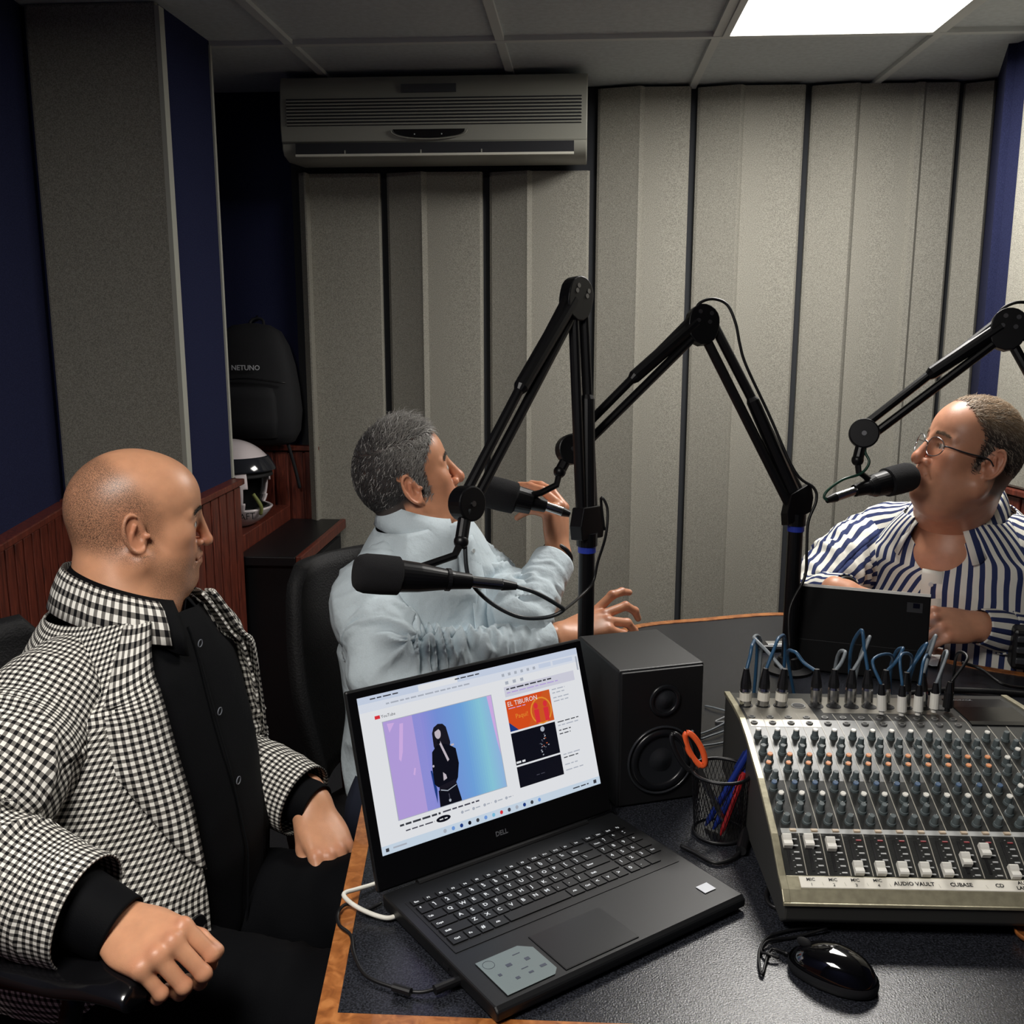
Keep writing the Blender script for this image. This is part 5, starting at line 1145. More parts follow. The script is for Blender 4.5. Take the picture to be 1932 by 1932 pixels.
def cloth(tor, t0, t1, phiL, phiR, off, folds, seed=0, nu=150, nv=110, extra=None):
    """grid from phiR(t) (wearer's right, negative) around the BACK or front to phiL(t)"""
    tt = np.linspace(t0, t1, nv); G = []; PT = []
    for t in tt:
        a = phiR(t) if callable(phiR) else phiR; b = phiL(t) if callable(phiL) else phiL; ph = np.linspace(a, b, nu); P = tor.pt(ph, np.full(nu, t), off)
        full = np.linspace(0, 2*np.pi, 241); ring = tor.pt(full, np.full(241, min(t, .78)), off); al = np.concatenate([[0], np.cumsum(np.linalg.norm(np.diff(ring, axis=0), axis=1))])
        u = np.interp(np.mod(ph, 2*np.pi), full, al); Lr = al[-1]; u = np.where(ph < 0, u-Lr, u)
        if a >= 0: u = np.interp(ph, full, al)
        v = t*np.linalg.norm(tor.P1-tor.P0)
        N = P-tor.c(np.full(nu, t)); N -= np.outer(N@tor.up, tor.up); N /= np.linalg.norm(N, axis=1)[:, None]
        d = folds(ph, t, u, v) if folds else 0
        G.append(P+N*np.reshape(d, (-1, 1))); PT.append(np.stack([u, np.full(nu, v), np.zeros(nu)], -1))
    G = np.array(G); PT = np.array(PT); dv = np.linalg.norm(np.diff(G, axis=0), axis=2); dv = smooth_rows(dv); lin_ = np.linalg.norm(tor.P1-tor.P0)*(t1-t0)/(nv-1); dv[tt[1:] < .78] = lin_; PT[1:, :, 1] = PT[0, :, 1]+np.cumsum(dv, 0)
    return G, PT
def smooth_rows(a):
    k = np.ones(9)/9; return np.apply_along_axis(lambda r: np.convolve(np.pad(r, 4, mode='edge'), k, 'valid'), 1, a)
def fold_noise(amp, fu, fv, seed, shear=0.0):
    def fn(ph, t, u, v):
        q = vnoise(u*fu+v*shear, np.full_like(u, v*fv)+u*0.3, seed); r = 1-np.abs(2*q-1)*1.0; q2 = vnoise(u*fu*2.3-v*shear, np.full_like(u, v*fv*1.9), seed+5)
        return amp*(r**2-.4)+amp*.4*(q2-.5)
    return fn
def sleeve(pts, radii, name, m, t, seed=0, fold=.006, nu=72, n=90, flat=1.0, up=None, cuff=True, u0=0.0, bunch=0.5, solid=.003, freq=16):
    path = smooth_path(pts, 14); P = np.array(path); L_ = np.concatenate([[0], np.cumsum(np.linalg.norm(np.diff(P, axis=0), axis=1))]); tt = np.linspace(0, 1, n)
    C = np.stack([np.interp(tt*L_[-1], L_, P[:, i]) for i in range(3)], -1); C = smoothed_path(C, 3); K = np.linspace(0, 1, len(radii)); R_s = smoothed(np.interp(tt, K, radii), 4); G = []; PT = []; uu = None
    for i in range(n):
        d = vn(C[min(i+1, n-1)]-C[max(i-1, 0)])
        if uu is None: a_, uu, _ = basis(d, up if up is not None else (0, 0, 1))
        uu = vn(uu-np.dot(uu, d)*d); a_ = np.cross(uu, d); th = np.linspace(0, 2*np.pi, nu, endpoint=False)+u0
        bend = math.exp(-((tt[i]-bunch)/.20)**2); v = tt[i]*L_[-1]
        q = vnoise(th*1.1+v*9, np.full_like(th, v*freq*2.2)+np.sin(th)*1.2, seed); q2 = vnoise(th*2.0-v*14, np.full_like(th, v*freq*4), seed+3)
        ds = fold*(0.35+1.3*bend)*((1-np.abs(2*q-1))**1.5-.35)+fold*.5*(q2-.5)*(0.5+bend)
        if tt[i] > .93 and cuff: ds = ds*.2
        r = R_s[i]+ds; G.append(C[i]+(np.cos(th)*r)[:, None]*a_+(np.sin(th)*r*flat)[:, None]*uu); PT.append(np.stack([(th-u0)*max(radii)*.92, np.full(nu, v), np.zeros(nu)], -1))
    # open a seam at the far side so the pattern does not wrap badly
    G = np.array(G); PT = np.array(PT); G = np.concatenate([G, G[:, :1]], 1); e = PT[:, :1].copy(); e[..., 0] += 2*np.pi*max(radii)*.92; PT = np.concatenate([PT, e], 1)
    return MB().grid(G, False, 0, PT).build(name, m, t, smooth=True, solid=solid)
def smoothed_path(C, k):
    C = C.copy()
    for _ in range(k): D = C.copy(); D[1:-1] = (C[:-2]+2*C[1:-1]+C[2:])/4; C = D
    return C
def tube_cloth(pts, radii, name, m, t, seed=0, fold=.004): return sleeve(pts, radii, name, m, t, seed, fold, 40, 50, solid=0)
def strands(t, name, R, org, sc, hf, mask, flow, length, lift, count, colors, width=.0009, seed=1, curl=0.0):
    """short hair: tapered three-sided strands rooted on the scalp"""
    rng = np.random.RandomState(seed); D = rng.normal(size=(count*4, 3)); D /= np.linalg.norm(D, axis=1)[:, None]; P = np.zeros_like(D)+np.array([-.005, 0, .03])
    for _ in range(110): q_ = hf(P); P = P+D*np.where(q_ < -.0004, np.maximum(-q_*.6, .0010), -q_*.5)[:, None]
    mk = mask(P); keep = rng.rand(len(P)) < mk; P = P[keep][:count]; e = .001
    g = np.stack([hf(P+np.eye(3)[i]*e)-hf(P-np.eye(3)[i]*e) for i in range(3)], 1); N = g/np.linalg.norm(g, axis=1)[:, None]
    fl = flow(P); fl = fl-(fl*N).sum(1)[:, None]*N; fl /= np.linalg.norm(fl, axis=1)[:, None]+1e-9
    n = len(P); jit = rng.normal(size=(n, 3))*.30; fl = fl+jit; fl = fl-(fl*N).sum(1)[:, None]*N*.9; fl /= np.linalg.norm(fl, axis=1)[:, None]+1e-9
    Ln = (length(P) if callable(length) else np.full(n, length))*rng.uniform(.6, 1.15, n); lf = lift(P) if callable(lift) else np.full(n, lift); lf = lf*rng.uniform(.5, 1.5, n)
    S_ = np.cross(fl, N); K = 5; V = []; ph = rng.rand(n)*6.28
    for k in range(K):
        q = k/(K-1); wv = curl*np.sin(ph+q*5)*q; c = P+fl*(Ln*q*(1-.15*q*lf))[:, None]+N*(Ln*(lf*q-.55*lf*q*q))[:, None]+S_*(wv*Ln)[:, None]+N*.0006
        wd = width*(1-q*.85)
        for j in range(3): a = 2*math.pi*j/3; V.append(c+S_*(wd*math.cos(a))+N*(wd*.8*math.sin(a)))
    V = (np.stack(V, 1).reshape(-1, 3)*sc)@R.T+org-np.array(t.location); F_ = []
    for k in range(K-1):
        for j in range(3): F_.append([k*3+j, k*3+(j+1) % 3, (k+1)*3+(j+1) % 3, (k+1)*3+j])
    F_ = np.array(F_); Fq = (F_[None]+(np.arange(n)*K*3)[:, None, None]).reshape(-1, 4)
    me = bpy.data.meshes.new(name); me.vertices.add(len(V)); me.vertices.foreach_set('co', V.ravel()); me.loops.add(Fq.size); me.loops.foreach_set('vertex_index', Fq.ravel().astype(np.int32))
    me.polygons.add(len(Fq)); me.polygons.foreach_set('loop_start', np.arange(0, Fq.size, 4, dtype=np.int32)); me.update(calc_edges=True); me.polygons.foreach_set('use_smooth', [True]*len(me.polygons))
    cc = colors(P, rng); C = np.repeat(np.hstack([cc, np.ones((n, 1))]), K*3, 0); at = me.color_attributes.new('col', 'FLOAT_COLOR', 'POINT'); at.data.foreach_set('color', C.ravel().astype(np.float32))
    me.materials.append(M_HAIR); o = bpy.data.objects.new(name, me); COL.objects.link(o); o.parent = t; return o
def collar(t, name, m, c, f, up, r, open_, h1, h2, drop_front, pat=True, off=.006, rb=None, tilt=0.25, seed=0, spread=0.0):
    """folded shirt collar around the neck; c = centre of the neck base"""
    f = vn(f); up = vn(up); f = vn(f-np.dot(f, up)*up); l = np.cross(up, f); rb = rb or r; n = 60; G = []; PT = []
    ph = np.linspace(open_, 2*np.pi-open_, n)
    rows = [(0, 0, -h1*.3), (0.0, .002, h1*.5), (0, .004, h1), (0, off, h1*1.02), (1, off+.006, h1*.75), (2, off+.014, h1-h2*.55), (3, off+.020, h1-h2)]
    for q, o_, z in rows:
        row = []; fr = np.exp(-((np.minimum(ph, 2*np.pi-ph)-open_)/.55)**2)
        zz = z-(drop_front*fr*(q/3.0)) - tilt*np.cos(ph)*r*.9; rr = np.where(np.cos(ph) > 0, r, rb)+o_+fr*o_*.8*(q > 0); sh = fr*spread*(q/3.0)*np.sign(np.sin(ph))
        G.append(c+np.outer(np.cos(ph)*rr, f)+np.outer(np.sin(ph)*rr*.96+sh, l)+np.outer(zz, up)); PT.append(np.stack([ph*r, np.full(n, q*.012+.5), np.zeros(n)], -1))
    return MB().grid(np.array(G), False, 0, np.array(PT)).build(name, m, t, smooth=True, solid=.0025)
def shoe(t, ankle, f):
    f = vn([f[0], f[1], 0]); l = np.array([-f[1], f[0], 0]); R = np.array([f, l, [0, 0, 1]]).T; a = np.asarray(ankle)
    mb = MB().sph(a+f*.075+[0, 0, -a[2]+.045], (.145, .05, .045), 20, 12, R=R); mb.sph(a+[0, 0, -a[2]+.07], (.055, .042, .06), 16, 10, R=R); return mb.build('shoe', M_MATTE, t, smooth=True)
def office_chair(label, seat, f, arms=True, back_w=.23, zseat=.47, back_top=.62, back_off=.26):
    f = vn([f[0], f[1], 0]); l = np.array([-f[1], f[0], 0]); u = np.array([0, 0, 1.0]); R = np.array([f, l, u]).T; s_ = np.array([seat[0], seat[1], 0.0]); t = thing('office_chair', s_, label, 'chair')
    G = []
    for z, k in ((zseat-.05, .85), (zseat-.045, 1.0), (zseat-.01, 1.02), (zseat, .95), (zseat+.003, .5), (zseat+.002, .02)):
        G.append([s_+f*.235*k*np.sign(math.cos(a))*abs(math.cos(a))**.6+l*.245*k*np.sign(math.sin(a))*abs(math.sin(a))**.6+u*z for a in np.linspace(0, 2*np.pi, 40, endpoint=False)])
    MB().grid(G, True).build('seat', mat('chair_fabric', (16, 17, 21), 0.85, bump=(500, .4)), t, smooth=True)
    MB().cyl(s_+u*.12, s_+u*(zseat-.05), .028, n=16).build('gas_column', M_BLACK, t); 
    for k in range(5):
        a = 2*math.pi*k/5+.3; e = s_+np.array([math.cos(a)*.28, math.sin(a)*.28, .075]); MB().cyl(s_+u*.12, e, .022, .014, n=10).build('base_leg', M_BLACK, t); MB().cyl(e+[0, 0, -.047]-np.array([math.sin(a), -math.cos(a), 0])*.02, e+[0, 0, -.047]+np.array([math.sin(a), -math.cos(a), 0])*.02, .028, n=14).build('caster', M_BLACK, t)
    G = []
    for j in range(15):
        q = j/14; w_ = back_w*(0.86+.14*math.sin(math.pi*min(1, q*1.15)))*(1 if q < .9 else (1-(q-.9)*2.2)); row = []
        for k in range(21):
            y = (k/20-.5)*2; row.append(s_-f*(back_off+.02+.07*q-.06*y*y*-1*0+.05*(y*y-1)*-1*0-.05*y*y)+l*w_*y+u*(zseat+.10+back_top*q))
        G.append(row)
    MB().grid(G).build('backrest', mat('chair_mesh', (9, 9, 12), 0.7, bump=(260, .8)), t, smooth=True, solid=.03)
    MB().cyl(s_-f*.20+u*(zseat-.04), s_-f*(back_off+.05)+u*(zseat+.2), .02, n=10).build('back_bar', M_BLACK, t)
    return t, s_, f, l, u

def brows(t, R, org, sc, h, color, dens=1.0, name='eyebrow'):
    hf = head_fn(h); rng = np.random.RandomState(8); n = int(240*dens)
    for s_ in (1, -1):
        y = rng.uniform(.014, .048, n); z = .0330-((y-.028)**2)*9+rng.normal(size=n)*.0014; P = np.stack([np.full(n, .11), y, z], 1); F_ = []
        for _ in range(60): P[:, 0] -= hf(P)*.7
        L_ = rng.uniform(.005, .009, n); dr = np.stack([-.25*np.ones(n), np.ones(n)*.9, .25-.6*(y-.02)/.03+rng.normal(size=n)*.15], 1); dr /= np.linalg.norm(dr, axis=1)[:, None]
        M_ = P+dr*(L_*.5)[:, None]+np.array([.0010, 0, 0]); E_ = P+dr*L_[:, None]+np.array([.0002, 0, 0]); w_ = np.array([0, 0, .0004])
        Q = np.stack([P-w_, P+w_, M_+w_*.8, M_-w_*.8, E_], 1); Q[..., 1] *= s_
        for i in range(n): k = i*5; F_ += [(k, k+1, k+2, k+3), (k+3, k+2, k+4)]
        MB().add((Q.reshape(-1, 3)*sc)@R.T+org, F_).build(name, mat('brow_'+color[0], color[1], .6), t, solid=.0004)
def dirv(deg): a = math.radians(deg); return np.array([math.cos(a), math.sin(a), 0])
def left_of(f): return np.array([-f[1], f[0], 0])
U = np.array([0, 0, 1.0])
# ---- cloth patterns
def gingham(nt, v):
    o = sepxyz(nt, v); k = 1/0.0094
    def st(s): q = nmath(nt, 'FRACT', nmath(nt, 'MULTIPLY', s, k)); return nmath(nt, 'SMOOTH_MAX' if False else 'LESS_THAN', q, 0.47)
    a, b = st(o[0]), st(o[1]); s = nmath(nt, 'ADD', a, b)
    g = mixc(nt, nmath(nt, 'GREATER_THAN', s, 0.5), lin((242, 240, 232)), lin((118, 115, 110)))
    return mixc(nt, nmath(nt, 'GREATER_THAN', s, 1.5), g, lin((12, 12, 15)))
M_GING = attr_mat('gingham_cloth', gingham, rough=0.85, spec=0.2)
def stripes(nt, v):
    o = sepxyz(nt, v); q = nmath(nt, 'FRACT', nmath(nt, 'MULTIPLY', o[0], 1/0.0245)); return mixc(nt, nmath(nt, 'LESS_THAN', q, 0.46), lin((228, 226, 216)), lin((46, 56, 96)))
M_STRIPE = attr_mat('striped_cloth', stripes, rough=0.8, spec=0.2)
M_BLUESH = mat('pale_blue_cloth', (200, 213, 220), 0.8, spec=0.2, noise=(700, .05), bump=(17, .8), bdist=.012); M_BSHIRT = mat('black_cloth', (5, 6, 9), 0.75, spec=0.12, bump=(700, .2)); M_TROUS = mat('trouser_cloth', (4, 5, 8), 0.85, spec=0.12, bump=(600, .2))
M_BLUESH2 = mat('dark_blue_jeans', (26, 32, 50), 0.85)

# ================= the bald man in the gingham jacket
fA = dirv(-12); lA = left_of(fA); fhA = dirv(29); lhA = left_of(fhA); SKA = (214, 156, 120)
P1 = PD(240, 1128, 1.56); P0 = PD(232, 1850, 1.56); P0[2] = 0.50
t = thing('person', (P0[0], P0[1], 0), 'person, a bald man seated at the left in a black and white checked jacket', 'person'); tA = t
scA = .955; earA = PD(268, 1012, 1.50); orgA = earA+lhA*.080*scA
hA = dict(fat=1.25, nose=.88, shave=.85, beard=.5, browd=.85, jowl=1.0); B = Body()
RA = build_head(B, hA, orgA, fhA, math.radians(-3), 0, scA, SKA, P1+fA*.0+[0, 0, -.01], .070); eyes(t, RA, orgA, scA); brows(t, RA, orgA, scA, hA, ('dark', (44, 36, 30)), .5)
sA = [(0, .19, .18, .14), (.15, .215, .22, .15), (.35, .215, .225, .15), (.55, .205, .195, .14), (.72, .205, .16, .13), (.84, .20, .135, .12), (.92, .165, .115, .10), (1.0, .090, .085, .085)]
TA = Torso(P0, P1, fA, sA, bow=-.01)
shR = TA.pt(-np.pi/2, .80)[()]+TA.l*.035; shL = TA.pt(np.pi/2, .80)[()]-TA.l*.035
elR = PD(-72, 1590, 1.23); wrR = PD(212, 1746, 1.20); elL = PD(440, 1440, 1.70); wrL = PD(590, 1520, 1.63)
core(B, [(P0+U*.02, P0+(P1-P0)*.5+TA.ff*.03, .13, .12), (P0+(P1-P0)*.5, P0+(P1-P0)*.80, .12, .07), (shR-U*.03, shL-U*.03, .035, .035), (P0+(P1-P0)*.8, P1, .06, .06), (shR, elb(shR, elR, wrR), .045, .032), (elb(shR, elR, wrR), wrR, .032, .026), (shL, elb(shL, elL, wrL), .040, .026), (elb(shL, elL, wrL), wrL, .026, .026),
         (P0-lA*.09, P0+fA*.40-lA*.12+U*.04, .08, .06), (P0+lA*.09, P0+fA*.42+lA*.10+U*.04, .08, .06)], SKA)
xr = PD(332, 1800, 1.135)-wrR; build_hand(B, wrR, xr, vn(O0-wrR)*.75+U*.8-lA*.1, 1, SKA, 1.04, curl=((.95, 1.25, .6), (1.0, 1.3, .6), (1.05, 1.3, .6), (1.1, 1.3, .6)), spread=.02, thumb=(.35, .2))
xl = PD(630, 1615, 1.57)-wrL; build_hand(B, wrL, xl, vn(O0-wrL)*.5+U*.6+lA*.3, -1, SKA, 1.0, curl=((.35, .6, .4), (.45, .6, .4), (.5, .65, .4), (.55, .7, .4)), spread=.07, thumb=(.30, .1))
B.build(t)
# black shirt under the jacket
fsh = fold_noise(.005, 9, 5, 3)
G, PT = cloth(TA, .0, .965, np.pi*2, 0.0, -.004, fsh, nu=130, nv=90)
sh = MB().grid(G, False, 0, PT).build('shirt', M_BSHIRT, t, smooth=True)
collar(t, 'shirt_collar', M_BSHIRT, P1+U*(-.012)+TA.ff*.004, fA+lA*.15, P1-P0, .080, .30, .036, .044, .034, spread=.016, rb=.080, tilt=.38)
MB().tube([TA.pt(0.0, s_)[()]+TA.ff*.001 for s_ in np.linspace(.1, .93, 30)], .0016, 5, sm=0).build('shirt_placket', M_BSHIRT, t)
mb = MB()
for s_ in (.88, .70, .52): c = TA.pt(0.03, s_)[()]+TA.ff*.002; mb.tube([c+TA.l*.0055*math.cos(a)+TA.up*.0055*math.sin(a) for a in np.linspace(0, 2*np.pi, 13)], .0008, 5, sm=0)
mb.build('shirt_buttons', mat('button_pale', (120, 124, 132), .3), t)
# jacket
def jfold(ph, t_, u, v): return .0045*np.sin(ph*2.2+t_*9)*np.exp(-((t_-.30)/.25)**2)+fold_noise(.0035, 7, 4, 11)(ph, t_, u, v)
def phiRt(t_): return float(np.interp(t_, [0, .2, .35, .6, .85, 1.0], [.30, .36, .40, .42, .46, .60]))
def phiLt(t_): return float(np.interp(t_, [0, .2, .35, .6, .85, 1.0], [1.22, 1.16, 1.06, .84, .62, .60]))
# body of the jacket: from the wearer's left front edge round the back to the right front edge
G, PT = cloth(TA, -.08, .985, lambda q: 2*np.pi-phiRt(q), phiLt, .012, jfold, nu=210, nv=130)
PT[..., 0] = PT[..., 0]
jk = MB().grid(G, False, 0, PT).build('jacket', M_GING, t, smooth=True, solid=.004)
def lapel(side, phf, name):
    G = []; PT = []; n = 60; prof = [0, .25, .5, .75, 1.0]
    for t_ in np.linspace(.40, .985, n):
        q = (t_-.40)/.585; w_ = .46*min(1, q*2.2)**.8*(1 if q < .80 else 1.0-.25*(q-.8)/.2); 
        if .72 < q < .78: w_ *= .80
        row = []; 
        for k in prof:
            ph = phf(t_)+w_*k; ph = (ph if side > 0 else 2*np.pi-ph); row.append(TA.pt(ph, t_, .019+.010*math.sin(math.pi*min(1, k+.08))**.5*(.4+.6*q))[()])
        G.append(row); PT.append([[t_*.58*.94+.1, k*.075*w_/.46, 0] for k in prof])
    MB().grid(np.array(G), False, 0, np.array(PT)).build(name, M_GING, t, smooth=True, solid=.003)
lapel(-1, phiRt, 'lapel'); lapel(1, phiLt, 'lapel')
collar(t, 'jacket_collar', M_GING, P1+U*(-.020), fA+lA*.12, P1-P0, .094, .62, .042, .060, .0, rb=.090, tilt=.36)
c = TA.pt(-phiRt(.30)-.09, .285, .018)[()]; d = vn(c-TA.c(.285)); MB().cyl(c, c+d*.004, .0105, n=20).build('jacket_button', M_BLACK, t, bevel=.001)
MB().tube([TA.pt(-1.05-.25*k, .13+.0*k, .017)[()] for k in np.linspace(0, 1, 10)], .002, 5, sm=0).build('pocket_seam', M_BSHIRT, t)
sleeve([TA.c(.90)-TA.l*.085+U*.0, shR-TA.l*.035-U*.018, (shR*.5+elR*.5)-TA.l*.02, elR, (elR+wrR)/2-U*.012, wrR-(wrR-elR)*.16], [.042, .080, .088, .084, .080, .076, .072, .067], 'jacket_sleeve', M_GING, t, 2, .009, nu=90, n=130, bunch=.55)
sleeve([TA.c(.90)+TA.l*.085, shL+TA.l*.03-U*.018, (shL+elL)/2+TA.l*.01, elL, (elL+wrL)/2, wrL-(wrL-elL)*.10], [.042, .080, .082, .076, .066, .062, .058], 'jacket_sleeve', M_GING, t, 5, .006, nu=80, n=110, bunch=.55)
d = vn(wrR-elR); sleeve([wrR-d*.075, wrR-d*.03, wrR+d*.012], [.048, .043, .040], 'shirt_cuff', M_BSHIRT, t, 1, .001, 40, 20, cuff=False)
d = vn(wrL-elL); sleeve([wrL-d*.06, wrL-d*.02, wrL+d*.008], [.042, .038, .036], 'shirt_cuff', M_BSHIRT, t, 1, .001, 40, 20, cuff=False)
for s_, nm in ((-1, 'right'), (1, 'left')):
    hip = P0+lA*.095*s_+U*.03; kn = P0+fA*.47+lA*.13*s_+U*.075; ank = kn+fA*.02-U*.0; ank[2] = .10; ank = ank-fA*.02
    sleeve([hip-fA*.06, hip+fA*.08, (hip+kn)/2, kn, kn+fA*.012-U*.09, (kn+ank)/2, ank], [.115, .112, .100, .090, .080, .070, .062, .058], 'trouser_leg', M_TROUS, t, 4, .006, 60, 80, bunch=.5)
    shoe(t, ank, fA)
ch, s_, cf, cl, cu = office_chair('black office chair with glossy armrests under the bald man', P0, fA, back_w=.22, back_top=.42, back_off=.22)
aC = PD(60, 1850, 1.20); aC = PD(140, 1845, 1.19); aE = PD(285, 1855, 1.145)
pth = [aC-fA*.16+U*.004, aC-fA*.08+U*.012, aC+U*.010, (aC+aE)/2+U*.008, aE-(aE-aC)*.12, aE-U*.012]
G = []
P_ = smooth_path(pth, 10)
for i, p in enumerate(P_):
    q = i/(len(P_)-1); w_ = .046*(1-.35*abs(q-.45)**2)*(min(1, (1-q)*6+.25)); h_ = .017*(min(1, (1-q)*5+.35)); G.append([p+lA*w_*math.cos(a)+U*h_*math.sin(a) for a in np.linspace(0, 2*np.pi, 24, endpoint=False)])
MB().grid(G, True).build('armrest', mat('armrest_pad', (14, 14, 16), .18, coat=.3), ch, smooth=True)
MB().tube([aC-U*.02, aC-U*.10-fA*.03, P0*[1, 1, 0]-lA*.24+U*.42, P0*[1, 1, 0]-lA*.16+U*.40], .014, 8).build('armrest_post', M_BLACK, ch, smooth=True)
o = MB().cyl(np.array([aE[0], aE[1], 0])*0+aC-U*.025-fA*.12, aC-U*.025+(aE-aC)*.85, .010, n=10); o.build('armrest_rail', M_BLACK, ch)

# ================= the grey-haired man in the pale blue shirt
fB = dirv(-30); lB = left_of(fB); fhB = dirv(22); lhB = left_of(fhB); SKB = (206, 146, 112)
P1 = PD(798, 970, 2.02); P0 = PD(815, 1480, 2.06); P0[2] = .50
t = thing('person', (P0[0], P0[1], 0), 'person, a grey-haired man in a pale blue shirt gesturing with both hands', 'person'); tB = t
scB = np.array([.91, .92, 1.0]); earB = PD(787, 924, 1.94); orgB = earB+lhB*.080*.92; B = Body()
hairB = lambda L: np.clip(sstep(-.035, -.015, L[:, 2]+.5*(L[:, 0]+.03)*-1*0)*(1-sstep(.024, .036, L[:, 0]-1.0*np.maximum(0, L[:, 2]-.035)))+sstep(-.06, -.045, L[:, 2])*(L[:, 0] < -.035)-2*((np.abs(L[:, 1]) > .0765)*(L[:, 2] < .038)*(L[:, 0] > -.034)), 0, 1)
hB = dict(fat=.4, nose=1.1, browd=.75, brow=(70, 62, 56), hairmask=hairB, scalp=(60, 58, 58), beard=.0, jowl=.5)
RB = build_head(B, hB, orgB, fhB, math.radians(20), 0, scB, SKB, P1-U*.02, .059, vox=.0024); eyes(t, RB, orgB, scB); brows(t, RB, orgB, scB, hB, ('grey', (62, 54, 48)))
sB = [(0, .16, .14, .12), (.2, .17, .16, .12), (.4, .168, .155, .12), (.6, .17, .14, .115), (.78, .172, .125, .11), (.86, .165, .11, .10), (.93, .14, .095, .09), (1.0, .066, .062, .066)]
TB = Torso(P0, P1, fB, sB, bow=-.02)
shR = TB.pt(-np.pi/2, .80)[()]+TB.l*.03; shL = TB.pt(np.pi/2, .80)[()]-TB.l*.03
elR = PD(742, 1262, 1.84); wrR = PD(1062, 1200, 2.02); elL = PD(982, 1172, 2.00); wrL = PD(1052, 1046, 2.13)
core(B, [(P0+U*.02, P0+(P1-P0)*.5, .11, .11), (P0+(P1-P0)*.5, P0+(P1-P0)*.80, .10, .065), (shR-U*.03, shL-U*.03, .03, .03), (P0+(P1-P0)*.8, P1, .055, .053), (shR, elb(shR, elR, wrR), .042, .028), (elb(shR, elR, wrR), wrR, .028, .025), (shL, elb(shL, elL, wrL), .040, .026), (elb(shL, elL, wrL), wrL, .026, .025), (P0-lB*.09, P0+fB*.38-lB*.10, .075, .06), (P0+lB*.09, P0+fB*.38+lB*.10, .075, .06)], SKB)
xr = PD(1132, 1172, 2.05)-wrR; build_hand(B, wrR, xr, U*.9+vn(O0-wrR)*.35, 1, SKB, 1.05, vox=.0023, curl=((-.35, .55, .35), (.05, .75, .45), (.45, .6, .4), (.6, .6, .4)), spread=.16, thumb=(.45, .1))
xl = PD(1050, 975, 2.12)-wrL; build_hand(B, wrL, xl, PD(1200, 1000, 2.1)-PD(1050, 1000, 2.2), -1, SKB, 1.05, vox=.0023, curl=((.75, .45, .2), (.95, .35, .2), (1.2, .4, .25), (1.35, .5, .3)), spread=.10, thumb=(.6, -.25))
B.build(t)
def flowB(P):
    f_ = np.tile(np.array([0.0, 0, 0]), (len(P), 1)); top = sstep(.075, .105, P[:, 2])[:, None]; side = np.stack([-.75*np.ones(len(P)), 0*P[:, 0], -.75*np.ones(len(P))], 1); tp = np.stack([.55*np.ones(len(P)), .35*np.ones(len(P)), .2*np.ones(len(P))], 1); return side*(1-top)+tp*top
def colB(P, rng):
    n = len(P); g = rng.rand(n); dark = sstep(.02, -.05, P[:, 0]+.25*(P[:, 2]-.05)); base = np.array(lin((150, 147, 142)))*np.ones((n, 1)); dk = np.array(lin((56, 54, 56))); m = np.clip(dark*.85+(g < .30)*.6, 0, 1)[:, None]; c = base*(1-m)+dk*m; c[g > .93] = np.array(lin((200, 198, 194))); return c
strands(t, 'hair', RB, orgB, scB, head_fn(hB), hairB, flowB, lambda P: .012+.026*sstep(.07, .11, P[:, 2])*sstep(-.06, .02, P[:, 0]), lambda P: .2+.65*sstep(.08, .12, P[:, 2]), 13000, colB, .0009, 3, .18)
fo = lambda ph, t_, u, v: fold_noise(.012, 6, 7, 21, shear=3)(ph, t_, u, v)+.006*np.sin(ph*3+t_*14)*np.exp(-((t_-.25)/.2)**2)
G, PT = cloth(TB, -.02, .975, 2*np.pi, 0., .006, fo, nu=180, nv=140); MB().grid(G, False, 0, PT).build('shirt', M_BLUESH, t, smooth=True, solid=.003)
collar(t, 'shirt_collar', M_BLUESH, P1-U*.030, fB+lB*.1, P1-P0, .072, .24, .044, .050, .055, rb=.072, spread=.028, tilt=.36)
MB().grid(np.array([[TB.pt(.045+.09*k, s_, .0125)[()] for k in (-.9, 0, .9)] for s_ in np.linspace(.1, .93, 40)])).build('shirt_placket', M_BLUESH, t, smooth=True, solid=.002)
mb = MB()
for s_ in (.88, .76, .62, .48): c = TB.pt(.045, s_, .014)[()]; mb.cyl(c, c+TB.ff*.002, .0045, n=12)
mb.build('shirt_buttons', mat('button_white', (200, 205, 205), .3), t)
MB().grid(np.array([[TB.pt(.75+.30*k, .66+.10*j, .013)[()] for k in (0, .33, .66, 1)] for j in (0, .33, .66, 1)])).build('chest_pocket', M_BLUESH, t, smooth=True, solid=.002)
mb = MB()
for k in range(8): a = k*math.pi/4; c = TB.pt(.50, .76, .013)[()]; mb.cyl(c, c+(TB.l*math.cos(a)+TB.up*math.sin(a))*.011, .0013, .0009, n=6)
mb.build('chest_emblem', mat('emblem_peach', (222, 190, 160), .6), t)
mb = MB()
for k in range(3): c = TB.pt(.95+.05*k, .78-.03*k, .014)[()]; mb.box(c, (.020, .004, .004), rotz(-.3))
mb.build('pen_clip', mat('dark_navy', (28, 34, 56), .5), t)
sleeve([TB.c(.90)-TB.l*.07, shR-TB.l*.02-U*.02, (shR+elR)/2-TB.l*.01, elR, (elR+wrR)/2-U*.006, wrR-(wrR-elR)*.10], [.036, .066, .070, .066, .060, .052, .045, .041], 'shirt_sleeve', M_BLUESH, t, 7, .017, nu=100, n=190, bunch=.55, freq=26)
